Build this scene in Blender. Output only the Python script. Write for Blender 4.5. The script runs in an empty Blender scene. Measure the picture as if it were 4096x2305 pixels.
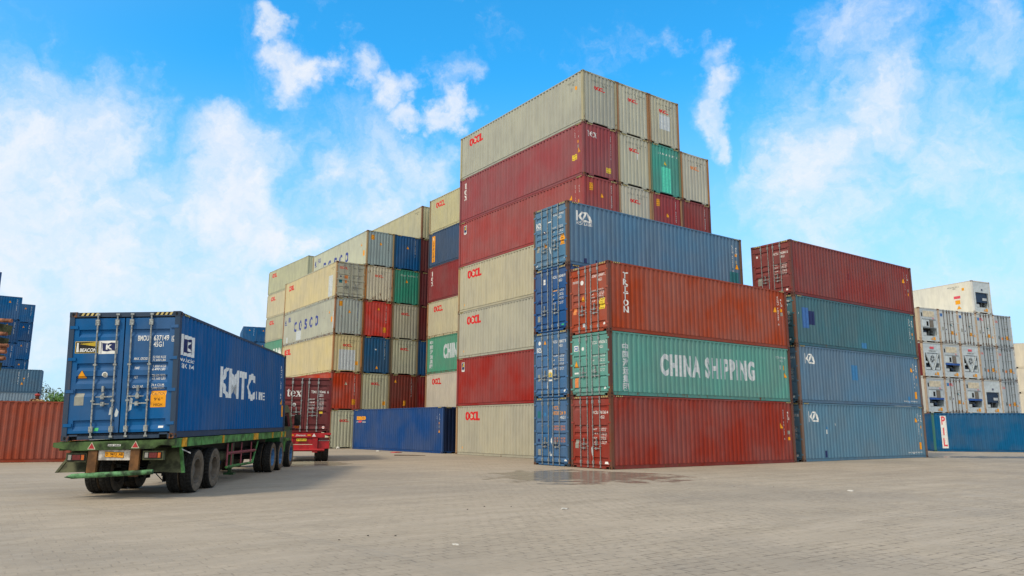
import bpy, bmesh, math, random
import numpy as np
from mathutils import Vector, Matrix
random.seed(7)
S = bpy.context.scene
COL = S.collection
R = math.radians
PI = math.pi

# ------------------------------------------------------------------ camera
EYE = 1.589
cd = bpy.data.cameras.new('camera')
cam = bpy.data.objects.new('camera', cd)
COL.objects.link(cam)
S.camera = cam
cd.sensor_width = 36.0
cd.sensor_fit = 'HORIZONTAL'
cd.lens = 3011.95 / 4096 * 36
cd.clip_start, cd.clip_end = 0.1, 6000
_p, _r = 0.183732, 0.0039616
_up0 = Vector((0, -math.sin(_p), math.cos(_p)))
_rt = Vector((1, 0, 0)) * math.cos(_r) + _up0 * math.sin(_r)
_up = _up0 * math.cos(_r) - Vector((1, 0, 0)) * math.sin(_r)
_bk = -Vector((0, math.cos(_p), math.sin(_p)))
cam.matrix_world = Matrix(((_rt.x, _up.x, _bk.x, 0), (_rt.y, _up.y, _bk.y, 0), (_rt.z, _up.z, _bk.z, EYE), (0, 0, 0, 1)))

# ------------------------------------------------------------------ light, sky, exposure
S.view_settings.view_transform = 'Standard'
S.view_settings.look = 'None'
S.view_settings.exposure = 0.0
S.view_settings.gamma = 1.0
SUN_EL, SUN_AZ = 48.0, 221.0          # azimuth clockwise from +Y
sd = bpy.data.lights.new('sun', 'SUN')
sd.energy = 2.2
sd.angle = R(8)
sd.color = (1.0, 0.87, 0.68)
sun = bpy.data.objects.new('sun', sd)
COL.objects.link(sun)
_sv = Vector((math.sin(R(SUN_AZ)) * math.cos(R(SUN_EL)), math.cos(R(SUN_AZ)) * math.cos(R(SUN_EL)), math.sin(R(SUN_EL))))
sun.rotation_euler = _sv.to_track_quat('Z', 'Y').to_euler()
sun.location = _sv * 60


def N(nt, kind, **kw):
    n = nt.nodes.new('ShaderNode' + kind)
    for k, v in kw.items():
        setattr(n, k, v)
    return n


def inp(nt, n, key, v):
    s = n.inputs[key]
    if isinstance(v, bpy.types.NodeSocket):
        nt.links.new(v, s)
    else:
        s.default_value = v


def M(nt, op, a, b=None, c=None, clamp=False):
    n = N(nt, 'Math', operation=op, use_clamp=clamp)
    for i, v in enumerate((a, b, c)):
        if v is not None:
            inp(nt, n, i, v)
    return n.outputs[0]


def VM(nt, op, a, b=None, out=0, scale=None):
    n = N(nt, 'VectorMath', operation=op)
    inp(nt, n, 0, a)
    if b is not None:
        inp(nt, n, 1, b)
    if scale is not None:
        inp(nt, n, 'Scale', scale)
    return n.outputs[out]


def MIX(nt, f, a, b, mode='MIX'):
    n = N(nt, 'Mix', data_type='RGBA', blend_type=mode)
    for k, v in ((0, f), (6, a), (7, b)):
        if isinstance(v, (tuple, list)) and len(v) == 3:
            v = (*v, 1)
        inp(nt, n, k, v)
    return n.outputs[2]


def NOISE(nt, vec, scale, detail=4, rough=0.55):
    n = N(nt, 'TexNoise')
    inp(nt, n, 'Vector', vec)
    n.inputs['Scale'].default_value = scale
    n.inputs['Detail'].default_value = detail
    n.inputs['Roughness'].default_value = rough
    return n.outputs['Fac']


def SS(nt, v, lo, hi, a=0.0, b=1.0):
    n = N(nt, 'MapRange', interpolation_type='SMOOTHSTEP')
    for k, x in (('Value', v), ('From Min', lo), ('From Max', hi), ('To Min', a), ('To Max', b)):
        inp(nt, n, k, x)
    return n.outputs['Result']


W = bpy.data.worlds.new('World')
S.world = W
W.use_nodes = True
nt = W.node_tree
nt.nodes.clear()
sky = N(nt, 'TexSky', sky_type='NISHITA', sun_disc=False)
sky.sun_elevation = R(SUN_EL)
sky.sun_rotation = R(SUN_AZ)
sky.air_density, sky.dust_density, sky.ozone_density = 1.0, 0.6, 2.0
SKY_K = 0.12
d = N(nt, 'TexCoord').outputs['Generated']
w1 = N(nt, 'TexNoise', noise_dimensions='3D')
inp(nt, w1, 'Vector', d)
w1.inputs['Scale'].default_value = 6
w1.inputs['Detail'].default_value = 8
w1.inputs['Roughness'].default_value = 0.6
warp = VM(nt, 'SCALE', VM(nt, 'SUBTRACT', w1.outputs['Color'], (0.5, 0.5, 0.5)), scale=0.26)
dw = VM(nt, 'ADD', d, warp)
BLOBS = [(-0.54, 0.795, 0.277, 0.1, 1),(-0.493, 0.814, 0.308, 0.069, 0.9),(-0.445, 0.851, 0.278, 0.058, 0.8),(-0.354, 0.871, 0.34, 0.053, 1),(-0.348, 0.895, 0.277, 0.084, 1),(-0.287, 0.925, 0.25, 0.069, 0.9),(-0.404, 0.891, 0.206, 0.106, 0.8),(-0.514, 0.833, 0.205, 0.127, 0.9),(-0.225, 0.946, 0.235, 0.079, 0.6),(-0.16, 0.938, 0.308, 0.058, 0.65),(-0.113, 0.932, 0.344, 0.048, 0.55),(-0.209, 0.924, 0.319, 0.048, 0.6),(-0.24, 0.862, 0.446, 0.032, 0.9),(-0.262, 0.846, 0.464, 0.018, 0.8),(-0.165, 0.876, 0.453, 0.024, 0.7),(-0.121, 0.894, 0.431, 0.029, 0.8),(-0.085, 0.915, 0.394, 0.024, 1),(-0.071, 0.898, 0.435, 0.021, 0.6),(-0.099, 0.959, 0.266, 0.069, 0.3),(0.397, 0.81, 0.432, 0.063, 0.75),(0.367, 0.812, 0.453, 0.048, 0.6),(0.412, 0.833, 0.368, 0.069, 1),(0.389, 0.867, 0.311, 0.063, 1),(0.355, 0.876, 0.325, 0.037, 0.8),(0.449, 0.85, 0.276, 0.079, 0.7),(0.498, 0.757, 0.423, 0.069, 0.5),(0.513, 0.788, 0.34, 0.084, 0.35),(0.262, 0.879, 0.398, 0.029, 0.85),(0.246, 0.87, 0.428, 0.024, 0.6),(0.204, 0.86, 0.468, 0.024, 0.6),(0.278, 0.887, 0.37, 0.021, 0.8),(-0.323, 0.936, 0.14, 0.116, 0.5), (0.395, 0.885, 0.245, 0.09, 0.7), (0.49, 0.81, 0.33, 0.12, 0.55), (0.36, 0.90, 0.20, 0.10, 0.5), (0.50, 0.83, 0.22, 0.12, 0.5), (-0.17, 0.935, 0.30, 0.09, 0.55), (-0.02, 0.97, 0.22, 0.10, 0.45)]
# unseen clouds added behind and above the camera, to whiten the light
for k in range(16):
    a = 1.65 + k * 0.20
    e = random.uniform(0.25, 1.2)
    BLOBS.append((math.sin(a) * math.cos(e), math.cos(a) * math.cos(e), math.sin(e), random.uniform(0.3, 0.5), 1.0))
acc = None
for bx_, by_, bz_, br, bw in BLOBS:
    v = Vector((bx_, by_, bz_)).normalized()
    dist = VM(nt, 'DISTANCE', dw, tuple(v), out='Value')
    m = SS(nt, dist, br * 1.75, br * 0.25, 0.0, bw)
    acc = m if acc is None else M(nt, 'MAXIMUM', acc, m)
f1 = NOISE(nt, VM(nt, 'MULTIPLY', dw, (1.0, 1.0, 1.25)), 6.0, 10, 0.62)
f2 = NOISE(nt, dw, 22.0, 8, 0.6)
dens = M(nt, 'ADD', acc, M(nt, 'MULTIPLY', M(nt, 'SUBTRACT', f1, 0.5), 1.9))
dens = M(nt, 'ADD', dens, M(nt, 'MULTIPLY', M(nt, 'SUBTRACT', f2, 0.5), 0.7))
cm = SS(nt, dens, 0.05, 1.35)
sep = N(nt, 'SeparateXYZ')
inp(nt, sep, 0, d)
elev = sep.outputs['Z']
haze = SS(nt, elev, 0.46, 0.06, 0.0, 0.82)
skyc = VM(nt, 'SCALE', sky.outputs[0], scale=SKY_K)
skyc = MIX(nt, 1.0, skyc, (0.32, 1.92, 2.5), 'MULTIPLY')
skyc = MIX(nt, haze, skyc, (0.63, 0.76, 0.97))
cloudc = MIX(nt, f2, (0.80, 0.86, 0.97), (0.97, 0.98, 1.0))
skyc = MIX(nt, cm, skyc, cloudc)
# unseen warm glow added round the sun, to warm surfaces facing the camera
glow = SS(nt, VM(nt, 'DOT_PRODUCT', d, tuple(_sv), out='Value'), 0.05, 0.95, 0.0, 0.6)
skyc = MIX(nt, glow, skyc, (1.22, 1.10, 0.86))
bg = N(nt, 'Background')
inp(nt, bg, 'Color', skyc)
out = N(nt, 'OutputWorld')
nt.links.new(bg.outputs[0], out.inputs[0])


# ------------------------------------------------------------------ materials
def lin(c, k=1.0):
    o = []
    for x in c[:3]:
        x = x / 255.0
        x = x / 12.92 if x <= 0.04045 else ((x + 0.055) / 1.055) ** 2.4
        o.append(min(0.86, x * k))
    return (*o, 1.0)


def new_mat(name, rough=0.6, spec=0.3, metal=0.0):
    m = bpy.data.materials.new(name)
    m.use_nodes = True
    b = m.node_tree.nodes['Principled BSDF']
    b.inputs['Roughness'].default_value = rough
    b.inputs['Specular IOR Level'].default_value = spec
    b.inputs['Metallic'].default_value = metal
    return m, m.node_tree, b


def flat(name, c, rough=0.6, metal=0.0, var=0.12, scale=14.0, k=1.0, spec=0.3):
    m, nt, b = new_mat(name, rough, spec, metal)
    tc = N(nt, 'TexCoord').outputs['Object']
    n = NOISE(nt, tc, scale, 5, 0.6)
    base = lin(c, k)
    dk = tuple(x * (1 - var * 2) for x in base[:3])
    lt = tuple(min(0.9, x * (1 + var)) for x in base[:3])
    inp(nt, b, 'Base Color', MIX(nt, SS(nt, n, 0.35, 0.65), dk, lt))
    return m


def paint_material(name, wear=1.0):
    """Painted corten steel: the object's own colour, faded in streaks, with rust that grows with obj['rust']."""
    m, nt, b = new_mat(name, 0.6, 0.2)
    oi = N(nt, 'ObjectInfo')
    at = N(nt, 'Attribute', attribute_type='OBJECT', attribute_name='rust')
    rust = at.outputs['Fac']
    tc = N(nt, 'TexCoord').outputs['Object']
    off = VM(nt, 'SCALE', (17.0, 9.0, 3.0), scale=oi.outputs['Random'])
    p = VM(nt, 'ADD', tc, off)
    streak = VM(nt, 'MULTIPLY', p, (1.0, 1.0, 0.16))
    n_big = NOISE(nt, p, 0.55, 4, 0.55)
    n_str = NOISE(nt, streak, 3.2, 6, 0.6)
    n_fine = NOISE(nt, p, 26.0, 5, 0.65)
    base = oi.outputs['Color']
    hsv = N(nt, 'HueSaturation')
    inp(nt, hsv, 'Color', base)
    inp(nt, hsv, 'Saturation', SS(nt, n_big, 0.3, 0.7, 0.86, 1.06))
    val = M(nt, 'ADD', SS(nt, n_str, 0.3, 0.7, -0.09, 0.08), SS(nt, n_big, 0.3, 0.7, 0.93, 1.06))
    inp(nt, hsv, 'Value', val)
    col = hsv.outputs[0]
    # grime washed down in streaks
    grime = M(nt, 'MULTIPLY', SS(nt, n_str, 0.54, 0.72), SS(nt, n_fine, 0.35, 0.65))
    col = MIX(nt, M(nt, 'MULTIPLY', grime, M(nt, 'ADD', M(nt, 'MULTIPLY', rust, 0.9), 0.06)), col, (0.20, 0.13, 0.075))
    # rust: patches plus running streaks, more at the lower edge of the panel
    sepz = N(nt, 'SeparateXYZ')
    inp(nt, sepz, 0, tc)
    low = SS(nt, sepz.outputs['Z'], 0.75, 0.12, 0.0, 0.09)
    n_r = NOISE(nt, VM(nt, 'MULTIPLY', p, (1.0, 1.0, 0.42)), 4.6, 9, 0.68)
    rv = M(nt, 'ADD', n_r, M(nt, 'MULTIPLY', low, M(nt, 'MINIMUM', M(nt, 'MULTIPLY', rust, 2.5), 1.0)))
    rv = M(nt, 'ADD', rv, M(nt, 'MULTIPLY', M(nt, 'SUBTRACT', n_fine, 0.5), 0.10))
    th = M(nt, 'SUBTRACT', 0.775, M(nt, 'MULTIPLY', rust, 0.30))
    mask = SS(nt, rv, th, M(nt, 'ADD', th, 0.07))
    rc = MIX(nt, SS(nt, n_fine, 0.35, 0.65), (0.085, 0.035, 0.018), (0.235, 0.105, 0.045))
    col = MIX(nt, M(nt, 'MULTIPLY', mask, wear), col, rc)
    inp(nt, b, 'Base Color', col)
    inp(nt, b, 'Roughness', SS(nt, mask, 0.0, 1.0, 0.62, 0.92))
    bp = N(nt, 'Bump')
    bp.inputs['Strength'].default_value = 0.35
    bp.inputs['Distance'].default_value = 0.05
    inp(nt, bp, 'Height', M(nt, 'ADD', NOISE(nt, p, 1.7, 2, 0.5), M(nt, 'MULTIPLY', mask, 0.05)))
    nt.links.new(bp.outputs[0], b.inputs['Normal'])
    return m


PAINT = paint_material('container_paint')


def mark_paint(name, c, k=1.0, worn=0.55):
    """Vinyl or stencilled marking, chipped here and there."""
    return flat('marking_' + name, c, 0.55, var=0.06, scale=9.0, k=k)


MK = {n: mark_paint(n, c) for n, c in dict(
    white=(232, 232, 228), red=(214, 34, 34), oldred=(214, 92, 70), black=(28, 28, 30), navy=(28, 40, 92), blue=(58, 72, 150),
    orange=(240, 160, 24), yellow=(245, 205, 60), grey=(150, 150, 140), green=(60, 185, 110), darkgrey=(86, 92, 84), teal=(40, 110, 120),
    cream=(205, 200, 175), palegrey=(196, 203, 206), skyblue=(58, 124, 176), pinkred=(222, 84, 96), steelblue=(62, 108, 172), faded=(226, 138, 76), straw=(206, 186, 120), maroonpatch=(120, 40, 44)).items()}
DARK = flat('dark_recess', (24, 25, 26), 0.9, var=0.2)
RUBBER = flat('door_rubber', (34, 36, 36), 0.8, var=0.2)
STEEL = flat('galvanised_steel', (158, 162, 160), 0.45, 0.35, var=0.22, scale=22)
RUSTSTEEL = flat('rusty_steel', (104, 84, 70), 0.7, 0.2, var=0.3, scale=18)
WOOD = flat('container_floor', (84, 64, 46), 0.8, var=0.25)


# ------------------------------------------------------------------ mesh helpers
class MB:
    def __init__(s):
        s.v, s.f, s.m = [], [], []

    def poly(s, pts, mi=0):
        b = len(s.v)
        s.v += [tuple(p) for p in pts]
        s.f.append(tuple(range(b, b + len(pts))))
        s.m.append(mi)

    def box(s, x0, x1, y0, y1, z0, z1, mi=0):
        b = len(s.v)
        s.v += [(x, y, z) for z in (z0, z1) for x, y in ((x0, y0), (x1, y0), (x1, y1), (x0, y1))]
        for q in ((3, 2, 1, 0), (4, 5, 6, 7), (0, 1, 5, 4), (1, 2, 6, 5), (2, 3, 7, 6), (3, 0, 4, 7)):
            s.f.append(tuple(b + i for i in q))
            s.m.append(mi)

    def hexa(s, p, mi=0):
        """eight corners: bottom four counter-clockwise, then top four"""
        b = len(s.v)
        s.v += [tuple(q) for q in p]
        for q in ((3, 2, 1, 0), (4, 5, 6, 7), (0, 1, 5, 4), (1, 2, 6, 5), (2, 3, 7, 6), (3, 0, 4, 7)):
            s.f.append(tuple(b + i for i in q))
            s.m.append(mi)

    def tube(s, p0, p1, r0, r1=None, n=8, mi=0, cap=True):
        r1 = r0 if r1 is None else r1
        p0, p1 = Vector(p0), Vector(p1)
        q = (p1 - p0).to_track_quat('Z', 'Y')
        b = len(s.v)
        for p, r in ((p0, r0), (p1, r1)):
            for i in range(n):
                a = 2 * PI * i / n
                s.v.append(tuple(p + q @ Vector((r * math.cos(a), r * math.sin(a), 0))))
        for i in range(n):
            j = (i + 1) % n
            s.f.append((b + i, b + j, b + n + j, b + n + i))
            s.m.append(mi)
        if cap:
            s.f.append(tuple(b + i for i in reversed(range(n))))
            s.f.append(tuple(b + n + i for i in range(n)))
            s.m += [mi, mi]

    def lathe(s, prof, axis_y=True, n=48, mi=0):
        """profile of (radius, y) revolved round the y axis; radius may be a callable of the index"""
        b = len(s.v)
        for r, y in prof:
            for i in range(n):
                a = 2 * PI * i / n
                rr = r(i) if callable(r) else r
                s.v.append((rr * math.cos(a), y, rr * math.sin(a)))
        for k in range(len(prof) - 1):
            for i in range(n):
                j = (i + 1) % n
                s.f.append((b + k * n + i, b + k * n + j, b + (k + 1) * n + j, b + (k + 1) * n + i))
                s.m.append(mi)

    def mesh(s, name, mats, smooth=False):
        me = bpy.data.meshes.new(name)
        me.from_pydata(s.v, [], s.f)
        for m in mats:
            me.materials.append(m)
        me.polygons.foreach_set('material_index', s.m)
        if smooth:
            me.polygons.foreach_set('use_smooth', [True] * len(me.polygons))
        me.update()
        return me


def link(name, me, parent=None, color=None, rust=0.0, loc=None, rot=None):
    o = bpy.data.objects.new(name, me)
    COL.objects.link(o)
    if parent is not None:
        o.parent = parent
    if color is not None:
        o.color = color
        o['rust'] = rust
    if loc is not None:
        o.location = loc
    if rot is not None:
        o.rotation_euler = rot
    return o


def empty(name, label, cat, loc, rot=(0, 0, 0), group=None):
    o = bpy.data.objects.new(name, None)
    COL.objects.link(o)
    o.empty_display_size = 0.3
    o.location = loc
    o.rotation_euler = rot
    tag(o, label, cat, group)
    return o


def tag(o, label, cat, group=None):
    o['label'] = label
    o['category'] = cat
    if group:
        o['group'] = group
    return o


# ------------------------------------------------------------------ container geometry
CW, HC, ST, L40, L20 = 2.438, 2.896, 2.591, 12.192, 6.058
_prof = {}


def side_prof(L):
    if ('s', L) not in _prof:
        a, b = 0.20, L - 0.20
        n = max(2, round((b - a) / 0.278))
        p = (b - a) / n
        pts = [(0.06, -0.052)]
        for i in range(n):
            s = a + i * p
            pts += [(s + 0.03 * p, -0.052), (s + 0.22 * p, -0.006), (s + 0.54 * p, -0.006), (s + 0.73 * p, -0.052)]
        pts.append((L - 0.06, -0.052))
        _prof[('s', L)] = pts
    return _prof[('s', L)]


def end_prof():
    if 'e' not in _prof:
        a, b = 0.16, CW - 0.16
        n = 8
        p = (b - a) / n
        pts = [(0.06, -0.050)]
        for i in range(n):
            s = a + i * p
            pts += [(s + 0.08 * p, -0.050), (s + 0.24 * p, -0.008), (s + 0.68 * p, -0.008), (s + 0.84 * p, -0.050)]
        pts.append((CW - 0.06, -0.050))
        _prof['e'] = pts
    return _prof['e']


RIBS = [(0.075, 0.155), (0.335, 0.395), (0.435, 0.495), (0.535, 0.595), (0.80, 0.86)]
RIBS_B = [(0.09, 0.14), (0.27, 0.31), (0.44, 0.48), (0.61, 0.65)]


def door_prof(H, style=0):
    key = ('d', H, style)
    if key not in _prof:
        pts = [(0.0, -0.022)]
        if style < 2:
            for a, b in (RIBS if style == 0 else RIBS_B):
                za, zb = a * H, b * H
                h = zb - za
                pts += [(za, -0.022), (za + 0.42 * h, -0.062), (zb - 0.06 * h, -0.062), (zb, -0.022)]
        pts.append((H, -0.022))
        _prof[key] = pts
    return _prof[key]


def pl(prof, s):
    return float(np.interp(s, [p[0] for p in prof], [p[1] for p in prof]))


def fmap(face, L, s, z, dd):
    if face == 'R':
        return (-L / 2 + s, -CW / 2 - dd, z)
    if face == 'L':
        return (L / 2 - s, CW / 2 + dd, z)
    if face == 'D':
        return (-L / 2 - dd, CW / 2 - s, z)
    return (L / 2 + dd, -CW / 2 + s, z)


_mesh = {}


def cached(key, fn):
    if key not in _mesh:
        _mesh[key] = fn()
    return _mesh[key]


def side_mesh(L, H, flatside=False):
    def f():
        b = MB()
        pr = side_prof(L) if not flatside else [(0.06, -0.012)] + [(0.5 + i * (L - 1) / 14 + o_, d_) for i in range(15) for o_, d_ in ((-0.02, -0.012), (0, -0.02), (0.02, -0.012))] + [(L - 0.06, -0.012)]
        for (s0, d0), (s1, d1) in zip(pr, pr[1:]):
            b.poly([fmap('R', L, s0, 0.155, d0), fmap('R', L, s1, 0.155, d1), fmap('R', L, s1, H - 0.05, d1), fmap('R', L, s0, H - 0.05, d0)])
        # closing strip under the wall, above the bottom rail
        b.poly([fmap('R', L, 0.06, 0.155, -0.05), fmap('R', L, L - 0.06, 0.155, -0.05), fmap('R', L, L - 0.06, 0.155, -0.006), fmap('R', L, 0.06, 0.155, -0.006)])
        return b.mesh('side_panel', [PAINT])
    return cached(('side', L, H, flatside), f)


def end_mesh(L, H):
    def f():
        b = MB()
        pr = end_prof()
        for (s0, d0), (s1, d1) in zip(pr, pr[1:]):
            b.poly([fmap('F', L, s0, 0.135, d0), fmap('F', L, s1, 0.135, d1), fmap('F', L, s1, H - 0.07, d1), fmap('F', L, s0, H - 0.07, d0)])
        return b.mesh('end_panel', [PAINT])
    return cached(('end', L, H), f)


def roof_mesh(L, H):
    def f():
        b = MB()
        n = max(4, round((L - 0.4) / 0.21))
        p = (L - 0.3) / n
        xs = [(-L / 2 + 0.01, H - 0.02)]
        for i in range(n):
            x = -L / 2 + 0.15 + i * p
            xs += [(x + 0.05 * p, H - 0.022), (x + 0.3 * p, H - 0.002), (x + 0.6 * p, H - 0.002), (x + 0.85 * p, H - 0.022)]
        xs.append((L / 2 - 0.01, H - 0.02))
        for (x0, z0), (x1, z1) in zip(xs, xs[1:]):
            y = CW / 2 - 0.03
            b.poly([(x0, -y, z0), (x1, -y, z1), (x1, y, z1), (x0, y, z0)])
        return b.mesh('roof_panel', [PAINT])
    return cached(('roof', L, H), f)


def frame_mesh(L, H):
    def f():
        b = MB()
        y = CW / 2
        for sgn in (-1, 1):
            def ys(a, c):
                return (sgn * y - sgn * a, sgn * y - sgn * c) if sgn < 0 else (y - c, y - a)
            a0, a1 = sorted(ys(0.003, 0.06))
            b.box(-L / 2 + 0.178, L / 2 - 0.178, a0, a1, H - 0.075, H - 0.014)
            a0, a1 = sorted(ys(0.030, 0.10))
            b.box(-L / 2 + 0.178, L / 2 - 0.178, a0, a1, 0.03, 0.154)
            a0, a1 = sorted(ys(0.010, 0.10))
            b.box(-L / 2 + 0.178, L / 2 - 0.178, a0, a1, 0.012, 0.03)
        # front: header, sill feet either side of the tunnel opening
        x = L / 2
        b.box(x - 0.07, x - 0.004, -y + 0.162, y - 0.162, H - 0.095, H - 0.014)
        b.box(x - 0.07, x - 0.004, -y + 0.162, y - 0.162, 0.100, 0.134)
        for s in (-1, 1):
            a0, a1 = sorted((s * 0.52, s * 0.88))
            b.hexa([(x - 0.09, a0 + 0.03, 0.02), (x - 0.006, a0 + 0.03, 0.02), (x - 0.006, a1 - 0.03, 0.02), (x - 0.09, a1 - 0.03, 0.02), (x - 0.09, a0, 0.1), (x - 0.006, a0, 0.1), (x - 0.006, a1, 0.1), (x - 0.09, a1, 0.1)])
        # door end: header and sill with pocket openings by the castings
        b.box(-x + 0.004, -x + 0.08, -y + 0.162, y - 0.162, H - 0.118, H - 0.014)
        b.box(-x + 0.004, -x + 0.08, -y + 0.34, y - 0.34, 0.02, 0.135)
        b.box(-x + 0.004, -x + 0.08, -y + 0.162, y - 0.162, 0.095, 0.1345)
        for s in (-1, 1):
            a0, a1 = sorted((s * (y - 0.34), s * (y - 0.19)))
            b.box(-x + 0.07, -x + 0.10, a0, a1, 0.02, 0.095, 1)
        # under floor
        b.box(-x + 0.11, x - 0.12, -y + 0.11, y - 0.11, 0.10, 0.14, 1)
        return b.mesh('frame', [PAINT, DARK])
    return cached(('frame', L, H), f)


def post_mesh(H):
    def f():
        b = MB()
        b.box(-0.075, 0.075, -0.055, 0.055, 0.118, H - 0.118)
        return b.mesh('corner_post', [PAINT])
    return cached(('post', H), f)


def casting_mesh(sx, sy):
    def f():
        b = MB()
        b.box(-0.089, 0.089, -0.081, 0.081, -0.059, 0.059)
        for ax in (0, 1):
            pts = []
            for k in range(10):
                a = 2 * PI * k / 10
                u, w = 0.026 * math.cos(a), 0.040 * math.sin(a)
                pts.append((sx * 0.0905, u, w) if ax == 0 else (u * 1.2, sy * 0.0825, w * 0.8))
            b.poly(pts, 1)  # casting holes painted on as dark ovals, their shade put into the colour
        return b.mesh('corner_casting', [PAINT, DARK])
    return cached(('cast', sx, sy), f)


def door_mesh(L, H, which, style):
    """which 0 = left leaf seen from outside, 1 = right leaf"""
    def f():
        b = MB()
        s0, s1 = (0.115, CW / 2 - 0.014) if which == 0 else (CW / 2 + 0.014, CW - 0.115)
        z0, z1 = 0.16, H - 0.145
        r0, r1 = s0 + 0.11, s1 - 0.10
        if which == 1:
            r0, r1 = s0 + 0.10, s1 - 0.11
        pr = [p for p in door_prof(H, style) if z0 < p[0] < z1]
        pr = [(z0, -0.022)] + pr + [(z1, -0.022)]
        F = lambda s, z, dd: fmap('D', L, s, z, dd)
        for (za, da), (zb, db) in zip(pr, pr[1:]):
            b.poly([F(s0, za, -0.022), F(r0, za, -0.022), F(r0, zb, -0.022), F(s0, zb, -0.022)])
            b.poly([F(r0, za, da), F(r1, za, da), F(r1, zb, db), F(r0, zb, db)])
            b.poly([F(r1, za, -0.022), F(s1, za, -0.022), F(s1, zb, -0.022), F(r1, zb, -0.022)])
            if da < -0.03 or db < -0.03:
                for r in (r0, r1):
                    b.poly([F(r, za, da), F(r, zb, db), F(r, zb, -0.022), F(r, za, -0.022)])
        for (a, c) in ((s0, s0), (s1, s1)):
            b.poly([F(a, z0, -0.07), F(a, z1, -0.07), F(a, z1, -0.022), F(a, z0, -0.022)])
        b.poly([F(s0, z0, -0.07), F(s1, z0, -0.07), F(s1, z0, -0.022), F(s0, z0, -0.022)])
        b.poly([F(s0, z1, -0.07), F(s1, z1, -0.07), F(s1, z1, -0.022), F(s0, z1, -0.022)])
        # hinges on the outer edge
        for t in ((0.07, 0.36, 0.64, 0.92) if style != 1 else (0.06, 0.28, 0.5, 0.72, 0.94)):
            z = z0 + t * (z1 - z0)
            h0, h1 = (0.03, 0.20) if which == 0 else (CW - 0.20, CW - 0.03)
            p = [F(h0, z - 0.035, -0.02), F(h1, z - 0.035, -0.02), F(h1, z - 0.035, 0.004), F(h0, z - 0.035, 0.004)]
            q = [F(h0, z + 0.035, -0.02), F(h1, z + 0.035, -0.02), F(h1, z + 0.035, 0.004), F(h0, z + 0.035, 0.004)]
            b.hexa(p + q)
        return b.mesh('door', [PAINT])
    return cached(('door', L, H, which, style), f)


def gasket_mesh(L, H):
    def f():
        b = MB()
        x = -L / 2
        b.box(x + 0.085, x + 0.095, -CW / 2 + 0.09, CW / 2 - 0.09, 0.134, H - 0.12)
        return b.mesh('door_gasket', [RUBBER])
    return cached(('gasket', L, H), f)


def bar_mesh(L, H, s, m):
    def f():
        b = MB()
        X = lambda dd: -L / 2 - dd
        y = CW / 2 - s
        x = X(0.012)
        b.tube((x, y, 0.06), (x, y, H - 0.05), 0.019, n=8)
        for z in (0.075, H - 0.065):                    # cam at header and sill
            b.box(x - 0.022, x + 0.01, y - 0.045, y + 0.03, z - 0.022, z + 0.022)
        for z in (0.24, H - 0.25):                      # bearing plates
            b.box(x - 0.026, x + 0.030, y - 0.042, y + 0.042, z - 0.065, z + 0.065)
        for t in (0.30, 0.58):                          # guide brackets
            b.box(x - 0.024, x + 0.030, y - 0.036, y + 0.036, t * H - 0.02, t * H + 0.02)
        return b.mesh('locking_bar', [m])
    return cached(('bar', L, H, round(s, 3), m.name), f)


def handle_mesh(L, H, s, z, sg, m):
    def f():
        b = MB()
        x = -L / 2 - 0.045
        y = CW / 2 - s
        b.hexa([(x, y, z - 0.016), (x + 0.014, y, z - 0.016), (x + 0.014, y - sg * 0.36, z - 0.012), (x, y - sg * 0.36, z - 0.012),
                (x, y, z + 0.016), (x + 0.014, y, z + 0.016), (x + 0.014, y - sg * 0.36, z + 0.008), (x, y - sg * 0.36, z + 0.008)])
        yy = y - sg * 0.22
        b.box(x - 0.01, x + 0.05, yy - 0.035, yy + 0.035, z - 0.05, z + 0.045)
        b.box(x, x + 0.05, yy - 0.022, yy + 0.022, z + 0.10, z + 0.24)
        return b.mesh('door_handle', [m])
    return cached(('handle', L, H, round(s, 3), z, sg, m.name), f)


def stripe_mesh(L, H, face, k):
    def f():
        b = MB()
        ln = L if face in 'RL' else CW
        z0, z1 = (H - 0.070, H - 0.018) if face in 'RL' else (H - 0.088, H - 0.022)
        a = 0.20 if k == 0 else ln - 0.20 - 0.40
        if face in 'RL':
            a += (0.05 if k == 0 else -0.05)
        n = 8
        for i in range(n):
            w = 0.40 / n
            u = a + i * w
            b.poly([fmap(face, L, u, z0, 0.0015), fmap(face, L, u + w, z0, 0.0015), fmap(face, L, u + w + 0.035, z1, 0.0015), fmap(face, L, u + 0.035, z1, 0.0015)], i % 2)
        return b.mesh('hazard_marking', [MK['black'], MK['straw']])
    return cached(('stripe', L, H, face, k), f)


class Cont:
    pass


def mulc(c, k):
    return (c[0] * k, c[1] * k, c[2] * k, 1.0)


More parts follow.
